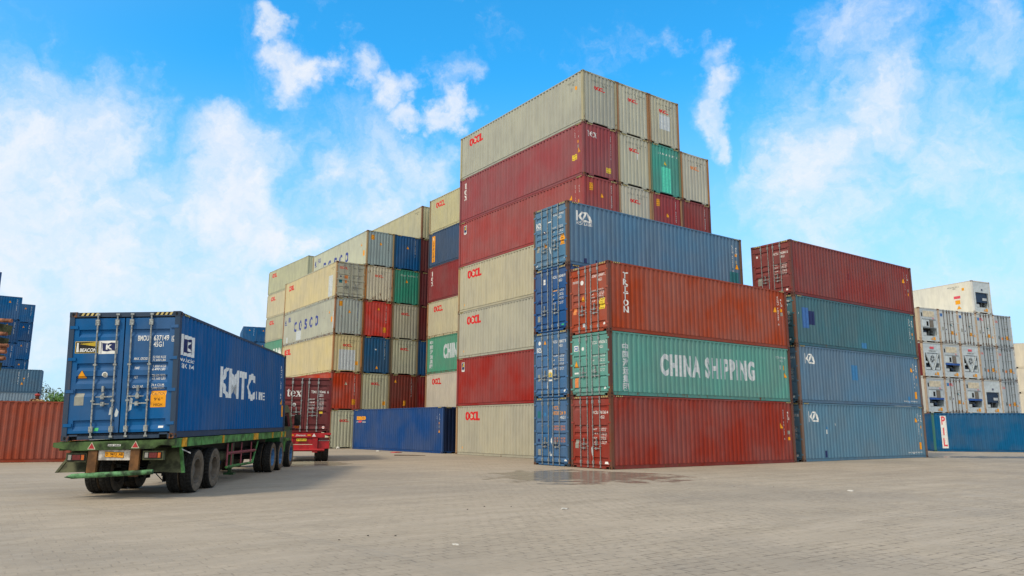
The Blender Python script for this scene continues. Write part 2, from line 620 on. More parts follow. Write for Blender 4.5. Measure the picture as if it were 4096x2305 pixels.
def container(loc, yaw, color, label, H=HC, L=L40, rust=0.15, detail=2, doors=False, door_style=0, stripes='', post=None, rot=None,
              name='shipping_container', group='stacked shipping containers', cat='container', flatside=False, end=True, barmat=None, side=None, endcol=None):
    c = Cont()
    c.L, c.H, c.doors, c.style, c.flat, c.color, c.rust = L, H, doors, door_style, flatside, color, rust
    root = empty(name, label, cat, loc, rot if rot else (0, 0, yaw), group)
    c.root = root
    side = side or color
    post = post or color
    link('side_panel', side_mesh(L, H, flatside), root, side, rust)
    link('side_panel', side_mesh(L, H, flatside), root, side, rust, rot=(0, 0, PI))
    link('roof_panel', roof_mesh(L, H), root, color, rust)
    link('frame', frame_mesh(L, H), root, mulc(color, 0.92), rust + 0.18)
    if end:
        link('end_panel', end_mesh(L, H), root, endcol or color, rust)
    if doors:
        bm_ = barmat or STEEL
        link('door_gasket', gasket_mesh(L, H), root)
        for w in (0, 1):
            dr = link('door', door_mesh(L, H, w, door_style), root, color, rust)
            ss = (0.63, 1.06) if w == 0 else (CW - 1.06, CW - 0.63)
            for i, s in enumerate(ss):
                link('locking_bar', bar_mesh(L, H, s, bm_), dr)
                if detail >= 2:
                    sg = 1 if (i == 0) else -1
                    link('door_handle', handle_mesh(L, H, s, 0.80 + 0.16 * (i ^ w), sg, bm_), dr)
    else:
        link('end_panel', end_mesh(L, H), root, color, rust, rot=(0, 0, PI))
    if detail >= 1:
        for sx in (-1, 1):
            for sy in (-1, 1):
                link('corner_post', post_mesh(H), root, post, rust + 0.28, loc=(sx * (L / 2 - 0.079), sy * (CW / 2 - 0.059), 0))
                if detail >= 2 or sx == 1 or doors:
                    for z in (0.059, H - 0.059):
                        link('corner_casting', casting_mesh(sx, sy), root, mulc(post, 0.75), rust + 0.45, loc=(sx * (L / 2 - 0.089), sy * (CW / 2 - 0.081), z))
    else:
        for sx in (-1, 1):
            for sy in (-1, 1):
                link('corner_post', post_mesh(H), root, post, rust + 0.15, loc=(sx * (L / 2 - 0.079), sy * (CW / 2 - 0.059), 0))
    for face in stripes:
        for k in (0, 1):
            link('hazard_marking', stripe_mesh(L, H, face, k), root)
    return c


# ------------------------------------------------------------------ lettering that follows the ribs of the steel
_txt = {}


def text2d(s, bold=0.0, spacing=1.0):
    key = (s, bold, spacing)
    if key not in _txt:
        cu = bpy.data.curves.new('lettering', 'FONT')
        cu.body = s
        cu.size = 1.0
        cu.offset = bold
        cu.space_character = spacing
        cu.resolution_u = 3
        ob = bpy.data.objects.new('lettering', cu)
        COL.objects.link(ob)
        me = bpy.data.meshes.new_from_object(ob)
        vs = [(v.co.x, v.co.y) for v in me.vertices]
        fs = [tuple(p.vertices) for p in me.polygons]
        bpy.data.objects.remove(ob)
        bpy.data.curves.remove(cu)
        bpy.data.meshes.remove(me)
        if vs:
            x0 = min(v[0] for v in vs)
            vs = [(x - x0, y) for x, y in vs]
            w = max(v[0] for v in vs)
        else:
            w = 0
        _txt[key] = (vs, fs, w)
    return _txt[key]


CAP = max(v[1] for v in text2d('H')[0])


class Marks:
    """Collects flat shapes in the plane of one face (s to the right, z up) and lays them onto its ribs."""

    def __init__(s, c, face):
        s.c, s.face, s.sets, s.count = c, face, {}, {}

    def add(s, part, mat, vs, fs, layer=0, fresh=False):
        """fresh: a shape on the bare steel starts a new sign; shapes on higher layers join the last one"""
        k = s.count.get(part, 0)
        if fresh and layer == 0 and part not in ('logo', 'lettering'):
            k += 1
        s.count[part] = k
        mats, lay = s.sets.setdefault((part, k), ([], {}))
        if mat not in mats:
            mats.append(mat)
        L = lay.setdefault(layer, [[], [], []])
        b = len(L[0])
        L[0] += vs
        L[1] += [tuple(b + i for i in f) for f in fs]
        L[2] += [mats.index(mat)] * len(fs)

    def poly(s, mat, pts, part='sign', layer=0):
        s.add(part, mat, list(pts), [tuple(range(len(pts)))], layer, True)
        return s

    def rect(s, mat, x, z, w, h, part='sign', layer=0):
        return s.poly(mat, [(x, z), (x + w, z), (x + w, z + h), (x, z + h)], part, layer)

    def tri(s, x, z, w, h, mat='orange', part='warning_triangle', layer=0):
        s.poly('black', [(x - 0.012, z - 0.01), (x + w + 0.012, z - 0.01), (x + w / 2, z + h + 0.02)], part, layer)
        return s.poly(mat, [(x, z), (x + w, z), (x + w / 2, z + h)], part, layer + 1)

    def disc(s, mat, x, z, r, part='sticker', layer=0, n=16):
        return s.poly(mat, [(x + r * math.cos(2 * PI * k / n), z + r * math.sin(2 * PI * k / n)) for k in range(n)], part, layer)

    def text(s, mat, t, x, z, h, w=None, bold=0.012, spacing=1.0, part='lettering', layer=0, sx=1.0, shear=0.0):
        vs, fs, tw = text2d(t, bold, spacing)
        if not vs:
            return s
        k = h / CAP
        kx = k * sx if w is None else w / tw
        s.add(part, mat, [(x + a * kx + shear * b * k, z + b * k) for a, b in vs], fs, layer)
        return s

    def column(s, mat, t, x, z, h, pitch, w=None, **kw):
        """letters one under the other; z is the baseline of the first"""
        for ch in t:
            if ch != ' ':
                s.text(mat, ch, x, z, h, w, **kw)
            z -= pitch
        return s

    def caution(s, x, z, w=0.3, h=0.38, mat='orange', lines=("CAUTION", "9'6\"", "HIGH")):
        s.rect(mat, x, z, w, h, 'caution_sign', 0)
        n = len(lines)
        for i, t in enumerate(lines):
            hh = h / n * 0.5
            tw = min(w * 0.84, hh * 0.75 * len(t))
            s.text('black', t, x + (w - tw) / 2, z + h - (i + 0.78) * h / n, hh, tw, bold=0.0, part='caution_sign', layer=1)
        return s

    def done(s):
        c = s.c
        L, H, face = c.L, c.H, s.face
        if face in 'RL':
            prof, ax = (side_prof(L), 0) if not c.flat else ([(0, -0.012), (L, -0.012)], 0)
        elif face == 'F':
            prof, ax = (end_prof(), 0) if not c.flat else ([(0, 0.004), (CW, 0.004)], 0)
        elif c.doors:
            prof, ax = door_prof(H, c.style), 1
        else:
            prof, ax = end_prof(), 0
        xs = [p[0] for p in prof]
        ds = [p[1] for p in prof]
        for (part, _k), (mats, lay) in s.sets.items():
            total = bmesh.new()
            for layer, (vs, fs, mi) in lay.items():
                bm = bmesh.new()
                bv = [bm.verts.new((x, z, 0)) for x, z in vs]
                for f, m in zip(fs, mi):
                    try:
                        nf = bm.faces.new([bv[i] for i in f])
                        nf.material_index = m
                    except ValueError:
                        pass
                lo = min(v.co[ax] for v in bm.verts)
                hi = max(v.co[ax] for v in bm.verts)
                for br, _ in prof:
                    if lo + 0.001 < br < hi - 0.001:
                        co = (br, 0, 0) if ax == 0 else (0, br, 0)
                        bmesh.ops.bisect_plane(bm, geom=bm.verts[:] + bm.edges[:] + bm.faces[:], plane_co=co, plane_no=(1, 0, 0) if ax == 0 else (0, 1, 0), dist=1e-5)
                for v in bm.verts:
                    dd = float(np.interp(v.co[ax], xs, ds)) + 0.003 + 0.0025 * layer
                    v.co = fmap(face, L, v.co[0], v.co[1], dd)
                tmp = bpy.data.meshes.new('tmp')
                bm.to_mesh(tmp)
                bm.free()
                total.from_mesh(tmp)
                bpy.data.meshes.remove(tmp)
            me = bpy.data.meshes.new(part)
            total.to_mesh(me)
            total.free()
            for m in mats:
                me.materials.append(MK[m])
            link(part, me, c.root)
        s.sets = {}


# --- the logos, as shapes in a unit box
def logo_four(mk, x, z, w, h, mat='red', flower='cream'):
    """four fat overlapping letters: O, O with a flower in it, C, L"""
    def ring(x0, x1, a0, a1, n=14):
        cx, rx = (x0 + x1) / 2, (x1 - x0) / 2
        o, q = [], []
        for i in range(n + 1):
            t = a0 + (a1 - a0) * i / n
            c_, s_ = math.cos(t), math.sin(t)
            k = 1 / max(abs(c_), abs(s_)) * 0.42 + 0.58
            o.append((x + w * (cx + rx * c_ * min(k, 1.07)), z + h * (0.5 + 0.5 * s_ * min(k, 1.04))))
            q.append((x + w * (cx + rx * 0.38 * c_), z + h * (0.5 + 0.30 * s_)))
        for i in range(n):
            mk.poly(mat, [o[i], o[i + 1], q[i + 1], q[i]], 'logo')
    ring(0.0, 0.29, 0, 2 * PI)
    ring(0.265, 0.555, 0, 2 * PI)
    ring(0.53, 0.80, 0.75, 2 * PI - 0.75)
    P = lambda pts: [(x + a * w, z + b * h) for a, b in pts]
    mk.poly(mat, P([(.755, 0), (.85, 0), (.85, 1), (.755, 1)]), 'logo')
    mk.poly(mat, P([(.85, 0), (1.0, 0), (1.0, .24), (.85, .24)]), 'logo')
    fx, fz = x + w * 0.41, z + h * 0.5
    for k in range(5):
        a = PI / 2 + 2 * PI * k / 5
        mk.disc(flower, fx + w * 0.055 * math.cos(a), fz + h * 0.17 * math.sin(a), h * 0.115, 'logo', 1, 8)
    mk.disc(mat, fx, fz, h * 0.07, 'logo', 2, 6)


def logo_k(mk, x, z, w, h, mat='white', words=False):
    P = lambda pts: [(x + a * w / 1.55, z + b * h) for a, b in pts]
    for pts in ([(0, 0), (.2, 0), (.2, 1), (0, 1)], [(.24, .5), (.52, .98), (.70, .98), (.42, .5), (.70, .02), (.52, .02)],
                [(.52, .98), (1.12, .98), (1.04, .84), (.62, .84)], [(.52, .02), (.66, .02), (.98, .84), (.84, .84)],
                [(.98, .94), (1.14, 1.0), (1.55, .0), (1.34, .0)], [(.66, .02), (1.5, 0), (1.46, .15), (.74, .16)]):
        mk.poly(mat, P(pts), 'logo')
    if words:
        mk.rect(mat, x, z - 0.07 * h, w, 0.03 * h, 'logo')
        mk.text(mat, 'KCA LINES', x + 0.02, z - 0.36 * h, 0.22 * h, w * 0.98, bold=0.02)


def logo_tex(mk, x, z, h, mat='white', vertical=False):
    """heavy lower-case letters with slab feet"""
    def t(x, z, k):
        for p in ([(.12, .05), (.30, .05), (.30, 1.05), (.24, 1.05), (.12, .85)], [(0, .72), (.48, .72), (.48, .80), (0, .80)], [(.12, .05), (.2, 0), (.44, .02), (.46, .12), (.30, .14)]):
            mk.poly(mat, [(x + a * k, z + b * k) for a, b in p], 'logo')
        return .52 * k

    def e(x, z, k):
        out, inn = [], []
        for i in range(15):
            a = R(12 + i * 22.5)
            out.append((.33 + .33 * math.cos(a), .40 + .40 * math.sin(a)))
            inn.append((.35 + .16 * math.cos(a), .40 + .31 * math.sin(a)))
        for i in range(14):
            mk.poly(mat, [(x + a * k, z + b * k) for a, b in (out[i], out[i + 1], inn[i + 1], inn[i])], 'logo')
        mk.poly(mat, [(x + a * k, z + b * k) for a, b in ((.12, .42), (.65, .42), (.65, .49), (.12, .49))], 'logo')
        return .70 * k

    def xx(x, z, k):
        for p in ([(.06, .78), (.30, .78), (.72, .03), (.48, .03)], [(.04, .03), (.13, .03), (.68, .78), (.59, .78)], [(-.02, .74), (.38, .74), (.38, .80), (-.02, .80)],
                  [(.48, .74), (.76, .74), (.76, .80), (.48, .80)], [(-.04, 0), (.24, 0), (.24, .06), (-.04, .06)], [(.40, 0), (.80, 0), (.80, .06), (.40, .06)]):
            mk.poly(mat, [(x + a * k, z + b * k) for a, b in p], 'logo')
        return .8 * k
    if vertical:
        t(x + 0.05 * h, z, h)
        e(x, z - 0.95 * h, h)
        xx(x - 0.03 * h, z - 1.9 * h, h)
    else:
        x += t(x, z, h)
        x += e(x, z, h)
        xx(x, z, h)


def logo_f(mk, x, z, w, h):
    mk.rect('white', x - 0.03, z - 0.03, w + 0.06, h + 0.06, 'logo')
    mk.rect('navy', x, z + 0.18 * h, w, 0.82 * h, 'logo', 1)
    mk.poly('yellow', [(x + .15 * w, z + .5 * h), (x + .30 * w, z + .95 * h), (x + .95 * w, z + .9 * h), (x + .9 * w, z + .8 * h), (x + .42 * w, z + .78 * h), (x + .40 * w, z + .70 * h), (x + .85 * w, z + .66 * h), (x + .82 * w, z + .57 * h), (x + .35 * w, z + .56 * h), (x + .28 * w, z + .5 * h)], 'logo', 2)
    mk.text('navy', 'FLORENS', x + 0.03, z + 0.03 * h, 0.10 * h, w - 0.06, bold=0.02, part='logo', layer=1)


def oocl_side(c, face='R', mat='red', x=1.08, zz=2.02, w=1.55, h=0.52):
    mk = Marks(c, face)
    logo_four(mk, x, zz, w, h, mat)
    return mk


def idnum(mk, t, size, x, z, mat='darkgrey', h=0.10, w=0.9):
    mk.text(mat, t, x, z, h, w, bold=0.0)
    mk.text(mat, size, x + w * 0.42, z - 0.15, h, w * 0.25, bold=0.0)


def oocl_end(c, t1, t2, mat='red', face='F'):
    mk = Marks(c, face)
    mk.text('darkgrey', t1, 0.62, 2.42, 0.10, 0.52, bold=0.0, spacing=1.5)
    mk.text('darkgrey', t2, 1.32, 2.42, 0.10, 0.80, bold=0.0, spacing=1.5)
    mk.text('darkgrey', '45G1', 1.36, 2.27, 0.10, 0.40, bold=0.0, spacing=1.4)
    logo_four(mk, 0.80, 1.98, 0.76, 0.21, mat)
    return mk


def plain_end(c, t, tri='orange', tz=1.75, tx=1.12, caution=(0.36, 2.15), mat='white', vx=1.88, face='F', cw=0.30):
    mk = Marks(c, face)
    mk.column(mat, t, vx, 2.52, 0.085, 0.112, bold=0.01)
    if tri:
        mk.tri(tx, tz, 0.22, 0.24, tri)
    if caution:
        mk.caution(caution[0], caution[1], cw, 0.40)
    return mk


def side_codes(mk, t, x1=11.3, x2=11.68, tri=(11.08, 1.70), box=(11.63, 1.42), box2=(11.63, 1.18), z=2.5):
    mk.column('white', t, x1, z, 0.085, 0.112, bold=0.01)
    mk.column('white', '45G1', x2, z - 0.1, 0.095, 0.14, bold=0.01)
    if tri:
        mk.tri(tri[0], tri[1], 0.24, 0.27)
    if box:
        mk.rect('orange', box[0], box[1], 0.12, 0.15, 'caution_sign')
        mk.rect('grey', box2[0], box2[1], 0.12, 0.17, 'sticker')


def door_codes(mk, a, b, chk='', size='45G1', mat='white', sty=0, cap=('MAX.GROSS', 'TARE', 'NET', 'CU.CAP.'), zt=2.36, z0=1.78, dz=0.19, cautionm='orange', tri=True):
    mk.text(mat, a, 1.40, zt, 0.12, 0.28, bold=0.01)
    mk.text(mat, b, 1.80, zt, 0.12, 0.36, bold=0.01)
    if chk:
        mk.text(mat, chk, 2.20, zt, 0.12, 0.06, bold=0.01)
    mk.text(mat, size, 1.82, zt - 0.19, 0.12, 0.22, bold=0.01)
    vals = (('32.500 KGS', '71.650 LBS'), ('3.850 KGS', '8.490 LBS'), ('28.650 KGS', '63.160 LBS'), ('76.4 CU.M.', '2.698 CU.FT.'))
    for i, t in enumerate(cap):
        z = z0 - i * dz
        mk.text(mat, t, 1.37, z, 0.062, 0.032 * len(t), bold=0.01, shear=0.15)
        mk.text(mat, vals[i][0], 1.82, z + 0.035, 0.05, 0.30, bold=0.005, shear=0.1)
        mk.text(mat, vals[i][1], 1.82, z - 0.035, 0.05, 0.30, bold=0.005, shear=0.1)


# ------------------------------------------------------------------ colours (albedo)
G = 1.0
def C(r, g, b, k=1.0):
    return lin((r, g, b), G * k)


CREAM, CREAM2, PALE, RUSTCREAM = C(168, 168, 156), C(176, 171, 152), C(188, 182, 164), C(196, 184, 148)
MAROON, CRIM, CRIM2 = C(136, 66, 70), C(146, 64, 66), C(148, 50, 44)
BROWN = C(105, 78, 66)
GREYBL = C(158, 170, 168)



def vert(pose, u, v):
    x, y, a = pose
    return (x + math.cos(a) * u - math.sin(a) * v, y + math.sin(a) * u + math.cos(a) * v)


PA, PA2, PB = (3.923, 30.159, .6260), (2.4216, 32.2405, .6236), (14.391, 37.900, .6178)
PC, PD, PE = (3.6886, 37.052, .6223), (-13.775, 57.869, .6111), (-6.9386, 60.8765, .62)
PG, PS, PK = (-22.50, 81.20, .655), (-4.3027, 48.0411, -.8974), (33.6415, 61.557, .4422)
PP, PT = (31.2943, 56.892, -.233), (-7.5939, 17.3015, 1.663)

GAP = 0.03
ORD = ['bottom', 'second up', 'third up', 'fourth up', 'fifth up', 'sixth up', 'top']


# ================================================================== front stacks, doors towards us
def facing(pose, v, z, color, label, L=L40, **kw):
    x, y = vert(pose, L / 2, v + CW / 2)
    return container((x, y, z), pose[2], color, label, L=L, doors=True, stripes=kw.pop('stripes', 'DR'), **kw)


# --- blue column (four high)
BL = [C(62, 104, 148), C(66, 108, 152), C(44, 84, 136), C(84, 122, 152)]
bl_lab = ['faded blue container with orange numbers, bottom of the blue column beside the red doors',
          'grey blue container with torn poster on its doors, second up in the blue column',
          'deep blue container with patchy doors, third up under the large blue one',
          'large slate blue container with white angular logo, top of the blue column']
blue = []
for k in range(4):
    blue.append(facing(PA2, 0, k * HC, BL[k], bl_lab[k], post=[C(64, 80, 96), C(66, 84, 100), C(96, 62, 52), C(112, 88, 72)][k], rust=[.14, .16, .12, .10][k], barmat=STEEL, door_style=[1, 1, 1, 0][k]))
mk = Marks(blue[0], 'D')
mk.text('orange', 'YCSU', 1.38, 2.38, 0.15, 0.40, bold=0.01).text('orange', '8530', 1.38, 2.15, 0.15, 0.36, bold=0.01).text('orange', '24 9', 1.84, 2.15, 0.15, 0.36, bold=0.01).text('white', '45G1', 1.84, 1.98, 0.12, 0.34, bold=0.01)
for z in (1.62, 1.50):
    mk.text('faded', 'MAX GROSS', 1.42, z, 0.08, 0.32, bold=0.02).text('faded', '32500 KG', 1.86, z, 0.08, 0.30, bold=0.01)
for z in (1.12, 1.00):
    mk.text('faded', 'CU.CAP.', 1.42, z, 0.08, 0.28, bold=0.02).text('faded', '76.3 CUM', 1.86, z, 0.08, 0.30, bold=0.01)
mk.disc('skyblue', 0.80, 2.18, 0.08).rect('navy', 0.28, 1.0, 0.14, 0.12, 'repaint_patch').rect('teal', 0.26, 2.02, 0.22, 0.3, 'repaint_patch')
mk.rect('grey', 0.30, 0.42, 0.18, 0.26, 'data_plate').rect('white', 2.10, 0.22, 0.16, 0.07, 'sticker')
mk.poly('white', [(1.17, 0.98), (1.21, 1.0), (1.24, 0.9), (1.27, 1.0), (1.25, 1.2), (1.2, 1.12)], 'torn_sticker')
mk.poly('palegrey', [(1.10, .55), (1.14, .62), (1.16, .46), (1.26, .52), (1.28, .36), (1.20, .30), (1.13, .38)], 'torn_sticker')
mk.done()
mk = Marks(blue[1], 'D')
door_codes(mk, 'KCSU', '888027', '3')
logo_k(mk, 0.22, 2.02, 0.36, 0.22)
mk.disc('white', 0.42, 2.44, 0.09).tri(0.72, 2.36, 0.18, 0.18).rect('white', 1.02, 0.72, 0.34, 0.50, 'poster').disc('yellow', 1.19, 0.99, 0.13, 'poster', 1).disc('grey', 1.19, 0.99, 0.07, 'poster', 2)
mk.rect('grey', 0.30, 0.74, 0.15, 0.30, 'data_plate').poly('white', [(0.98, 0.7), (1.06, .68), (1.0, .28), (.94, .26)], 'torn_sticker').disc('white', 2.14, 0.28, 0.055)
mk.done()
mk = Marks(blue[2], 'D')
door_codes(mk, 'KCSU', '860481', '9')
mk.rect('white', 0.72, 2.18, 0.14, 0.24, 'sticker').text('navy', 'KCA', 0.73, 2.26, 0.06, 0.12, part='sticker', layer=1)
mk.rect('orange', 1.36, 1.78, 0.30, 0.05, 'lettering').rect('grey', 0.30, 0.52, 0.18, 0.26, 'data_plate').poly('navy', [(.3, 1.42), (.44, 1.54), (.56, 1.42), (.44, 1.28)], 'repaint_patch').rect('green', 1.98, 0.22, 0.16, 0.06, 'sticker')
mk.done()
mk = Marks(blue[3], 'D')
door_codes(mk, 'KCSU', '995422', '0')
logo_k(mk, 0.20, 2.02, 0.40, 0.24, words=True)
mk.disc('navy', 0.80, 1.72, 0.09).disc('white', 0.80, 1.72, 0.05, 'sticker', 1).tri(0.70, 0.96, 0.26, 0.28).caution(1.93, 0.94, 0.34, 0.48, lines=('CAUTION', "9'6\"", 'HIGH', 'CONTAINER')).rect('grey', 0.24, 0.86, 0.18, 0.30, 'data_plate')
mk.rect('white', 1.04, 2.12, 0.26, 0.05, 'sticker').rect('white', 2.14, 0.30, 0.14, 0.07, 'sticker').disc('white', 0.22, 0.24, 0.05)
mk.poly('palegrey', [(1.05, 1.12), (1.14, 1.02), (1.2, .7), (1.28, .62), (1.24, .84), (1.16, 1.14)], 'torn_sticker')
mk.done()
mk = Marks(blue[3], 'R')
logo_k(mk, 0.54, 2.06, 1.0, 0.46, words=True)
side_codes(mk, 'KCSU 995422 0', 11.40, 11.70, (11.62, 1.22), (11.64, 1.90), (11.64, 1.52), z=2.4)
mk.rect('teal', 11.16, 0.48, 0.66, 0.56, 'repaint_patch').rect('navy', 1.02, 0.16, 0.12, 0.22, 'repaint_patch').rect('navy', 1.66, 0.16, 0.10, 0.20, 'repaint_patch')
mk.done()

# --- front column (three high)
fr = [facing(PA, 0, 0, C(144, 56, 44), 'brick red container with white numbers on its doors, bottom of the front column', post=C(112, 70, 52), rust=.12),
      facing(PA, 0, HC, C(96, 152, 142), 'green container with large white English lettering, middle of the front column', H=ST, post=C(96, 58, 46), rust=.22, door_style=1, stripes=''),
      facing(PA, 0, HC + ST, C(158, 72, 48), 'orange brown container with vertical white lettering, top of the front column', post=C(120, 64, 48), rust=.12)]
mk = Marks(fr[0], 'D')
door_codes(mk, 'KCSU', '961360', '4', cap=('MAX.WT.', 'TARE WT.', 'PAYLOAD', 'CU.CAP.'), zt=2.16, z0=1.52, dz=0.17)
mk.rect('grey', 0.26, 0.78, 0.20, 0.36, 'data_plate').rect('white', 2.02, 0.20, 0.24, 0.09, 'sticker')
mk.poly('palegrey', [(1.24, .80), (1.30, .88), (1.32, .68), (1.38, .74), (1.36, .52), (1.28, .50), (1.26, .62)], 'torn_sticker')
mk.done()
mk = Marks(fr[0], 'R')
side_codes(mk, 'KCSU 961360 4', 11.36, 11.69, (11.0, 1.62), (11.66, 1.06), (11.66, 1.34), z=2.42)
for x, z, w, h in ((4.2, 0.95, .35, .9), (5.1, 0.9, .4, .5), (8.2, 1.3, .3, .4)):
    pass
mk.done()
mk = Marks(fr[1], 'D')
door_codes(mk, 'CCLU', '496036', '2', size='42G1', cap=('MAX.GROSS', 'TARE', 'NET', 'CU.CAP.'), zt=2.10, z0=1.60, dz=0.2)
mk.rect('white', 0.24, 1.88, 0.28, 0.24, 'sign').text('steelblue', 'CS', 0.27, 1.92, 0.15, 0.22, bold=0.05, part='sign', layer=1).disc('white', 0.80, 1.96, 0.08).tri(0.26, 1.20, 0.24, 0.28)
mk.rect('white', 0.26, 0.92, 0.26, 0.07, 'sticker').rect('faded', 0.28, 0.36, 0.22, 0.40, 'data_plate').disc('white', 2.08, 0.30, 0.055)
mk.done()
mk = Marks(fr[1], 'R')
mk.text('palegrey', 'CHINA SHIPPING', 2.95, 0.95, 0.82, 6.35, bold=0.045, spacing=1.28)
z = 1.86
for ch in '中国海运集团':
    mk.text('palegrey', ch, 0.74, z, 0.22, 0.33, bold=0.03)
    z -= 0.325
mk.text('palegrey', 'CCLU 496036 2', 11.0, 2.08, 0.10, 0.90, bold=0.0).text('palegrey', '42G1', 11.28, 1.92, 0.10, 0.3, bold=0.0)
mk.rect('palegrey', 11.28, 1.55, 0.13, 0.2, 'sticker').rect('orange', 11.55, 1.52, 0.13, 0.22, 'caution_sign').tri(11.58, 1.16, 0.22, 0.26).rect('steelblue', 0.34, 1.22, 0.08, 0.06, 'sticker')
mk.done()
mk = Marks(fr[2], 'D')
door_codes(mk, 'TCNU', '709597', '6', cap=('MAX.GROSS', 'TARE', 'PAYLOAD', 'CU.CAP.'), zt=2.30, z0=1.70, dz=0.14)
mk.text('white', 'TRITON', 0.20, 2.24, 0.055, 0.36, bold=0.03, spacing=1.3, part='sign').rect('white', 0.20, 2.21, 0.36, 0.012, 'sign').disc('white', 0.80, 2.18, 0.10).tri(0.74, 1.38, 0.24, 0.24).caution(1.86, 0.92, 0.32, 0.46, 'yellow', ('CAUTION', "9'6\"", 'HIGH', 'CONTAINER'))
mk.rect('faded', 0.22, 0.86, 0.20, 0.28, 'data_plate').disc('white', 2.10, 0.32, 0.055).rect('palegrey', 0.78, 0.28, 0.14, 0.16, 'torn_sticker')
mk.done()
mk = Marks(fr[2], 'R')
z = 2.27
for ch in 'TRITON':
    mk.text('white', ch, 0.84 if ch != 'I' else 0.96, z - 0.02, 0.25, 0.30 if ch != 'I' else 0.08, bold=0.02, part='logo')
    if ch == 'I':
        for q in (0, 0.222):
            mk.rect('white', 0.90, z - 0.02 + q, 0.20, 0.028, 'logo')
    z -= 0.287
side_codes(mk, 'TCNU 709597 6', 11.42, 11.69, (11.08, 1.76), (11.64, 1.82), (11.66, 1.62), z=2.48)
mk.done()

# --- right blue stack (four high)
rb = [facing(PB, 0, 0, C(94, 130, 152), 'pale blue container with white logo, bottom of the right stack', post=C(122, 98, 84), rust=.14),
      facing(PB, 0, HC, C(92, 124, 150), 'pale blue container with a brighter blue square patch, second up in the right stack', post=C(122, 96, 84), rust=.17),
      facing(PB, 0, 2 * HC, C(70, 112, 124), 'teal container with bright blue repaint patches, third up in the right stack', H=ST, post=C(120, 84, 66), rust=.14),
      facing(PB, 0, 2 * HC + ST, C(132, 62, 60), 'dull red container, top of the right stack', post=C(112, 66, 60), rust=.10)]
for k, (c, a, b, q) in enumerate(zip(rb, ('KCSU', 'KCSU', 'KCSU', 'KCSU'), ('883095', '880014', '730059', '960841'), '1420')):
    mk = Marks(c, 'D')
    door_codes(mk, a, b, q, cap=('MAX.WT.', 'TARE WT.', 'PAYLOAD', 'CU.CAP.'), zt=2.2, z0=1.65, dz=0.17)
    mk.rect('grey', 0.34, 0.70, 0.24, 0.42, 'data_plate').disc('white', 2.06, 0.30, 0.06)
    if k == 3:
        mk.disc('white', 0.36, 2.28, 0.06)
    mk.done()
for k in (0, 1):
    mk = Marks(rb[k], 'R')
    logo_k(mk, 0.61, 1.95 if k == 0 else 1.98, 0.93, 0.52)
    side_codes(mk, 'KCSU 88%s' % ('3095 1' if k == 0 else '0014 4'), 11.40, 11.70, (11.04, 2.0), (11.62, 1.66), (11.62, 1.2), z=2.42)
    mk.rect('orange', 11.30, 0.46, 0.24, 0.40, 'caution_sign')
    mk.text('white', 'www.kanggacontainer.com' if k == 0 else 'www.kanggacontainer.com', 10.05, 0.26, 0.10, 1.5, bold=0.0)
    if k:
        mk.rect('skyblue', 4.80, 1.30, 0.62, 0.80, 'repaint_patch').rect('skyblue', 10.6, 0.2, 0.2, 0.36, 'repaint_patch')
    else:
        mk.rect('white', 2.12, 1.35, 0.07, 0.22, 'sticker').rect('skyblue', 2.14, 1.57, 0.07, 0.14, 'sticker').poly('white', [(2.9, 1.78), (3.02, 1.78), (2.96, 1.92)], 'sticker').rect('navy', 1.9, 0.18, 0.12, 0.34, 'repaint_patch')
    mk.done()
mk = Marks(rb[2], 'R')
mk.rect('steelblue', 0.70, 0.92, 0.50, 1.06, 'repaint_patch').rect('navy', 1.22, 1.12, 0.50, 0.72, 'repaint_patch').rect('skyblue', 6.1, 0.2, 0.5, 0.3, 'repaint_patch').rect('white', 0.32, 1.6, 0.08, 0.08, 'sticker').rect('red', 0.34, 1.3, 0.06, 0.06, 'sticker')
side_codes(mk, 'KCSU 730059 2', 11.40, 11.70, None, (11.62, 1.3), (11.62, 1.05), z=2.2)
mk.done()
mk = Marks(rb[3], 'R')
side_codes(mk, 'KCSU 960841 0', 11.36, 11.66, (11.08, 1.85), (11.62, 1.12), (11.62, 1.35), z=2.45)
mk.rect('maroonpatch', 5.2, 1.35, 0.16, 0.36, 'repaint_patch')
mk.done()


# ================================================================== blocks whose blank ends look right, long sides left
HID = 'weathered container hidden behind others low in the stacks'


def blank(pose, col, row, color, label, hs=None, v0=0.0, doors=False, **kw):
    u = col * (CW + GAP) + CW / 2
    L = kw.get('L', L40)
    x, y = vert(pose, u, v0 + L / 2)
    z = (row - 1) * HC if hs is None else hs
    if col > 0:
        kw.setdefault('detail', 1)
    return container((x, y, z), pose[2] + (PI / 2 if doors else -PI / 2), color, label, doors=doors, stripes=kw.pop('stripes', ('DL' if doors else 'FR') if kw.get('detail', 2) > 0 else ''), **kw)


def hidden(pose, cols_rows, v0=0.0):
    for col, row in cols_rows:
        blank(pose, col, row, random.choice([MAROON, CREAM, C(60, 84, 110), CRIM2]), HID, v0=v0, detail=0, group='hidden containers', rust=.2)


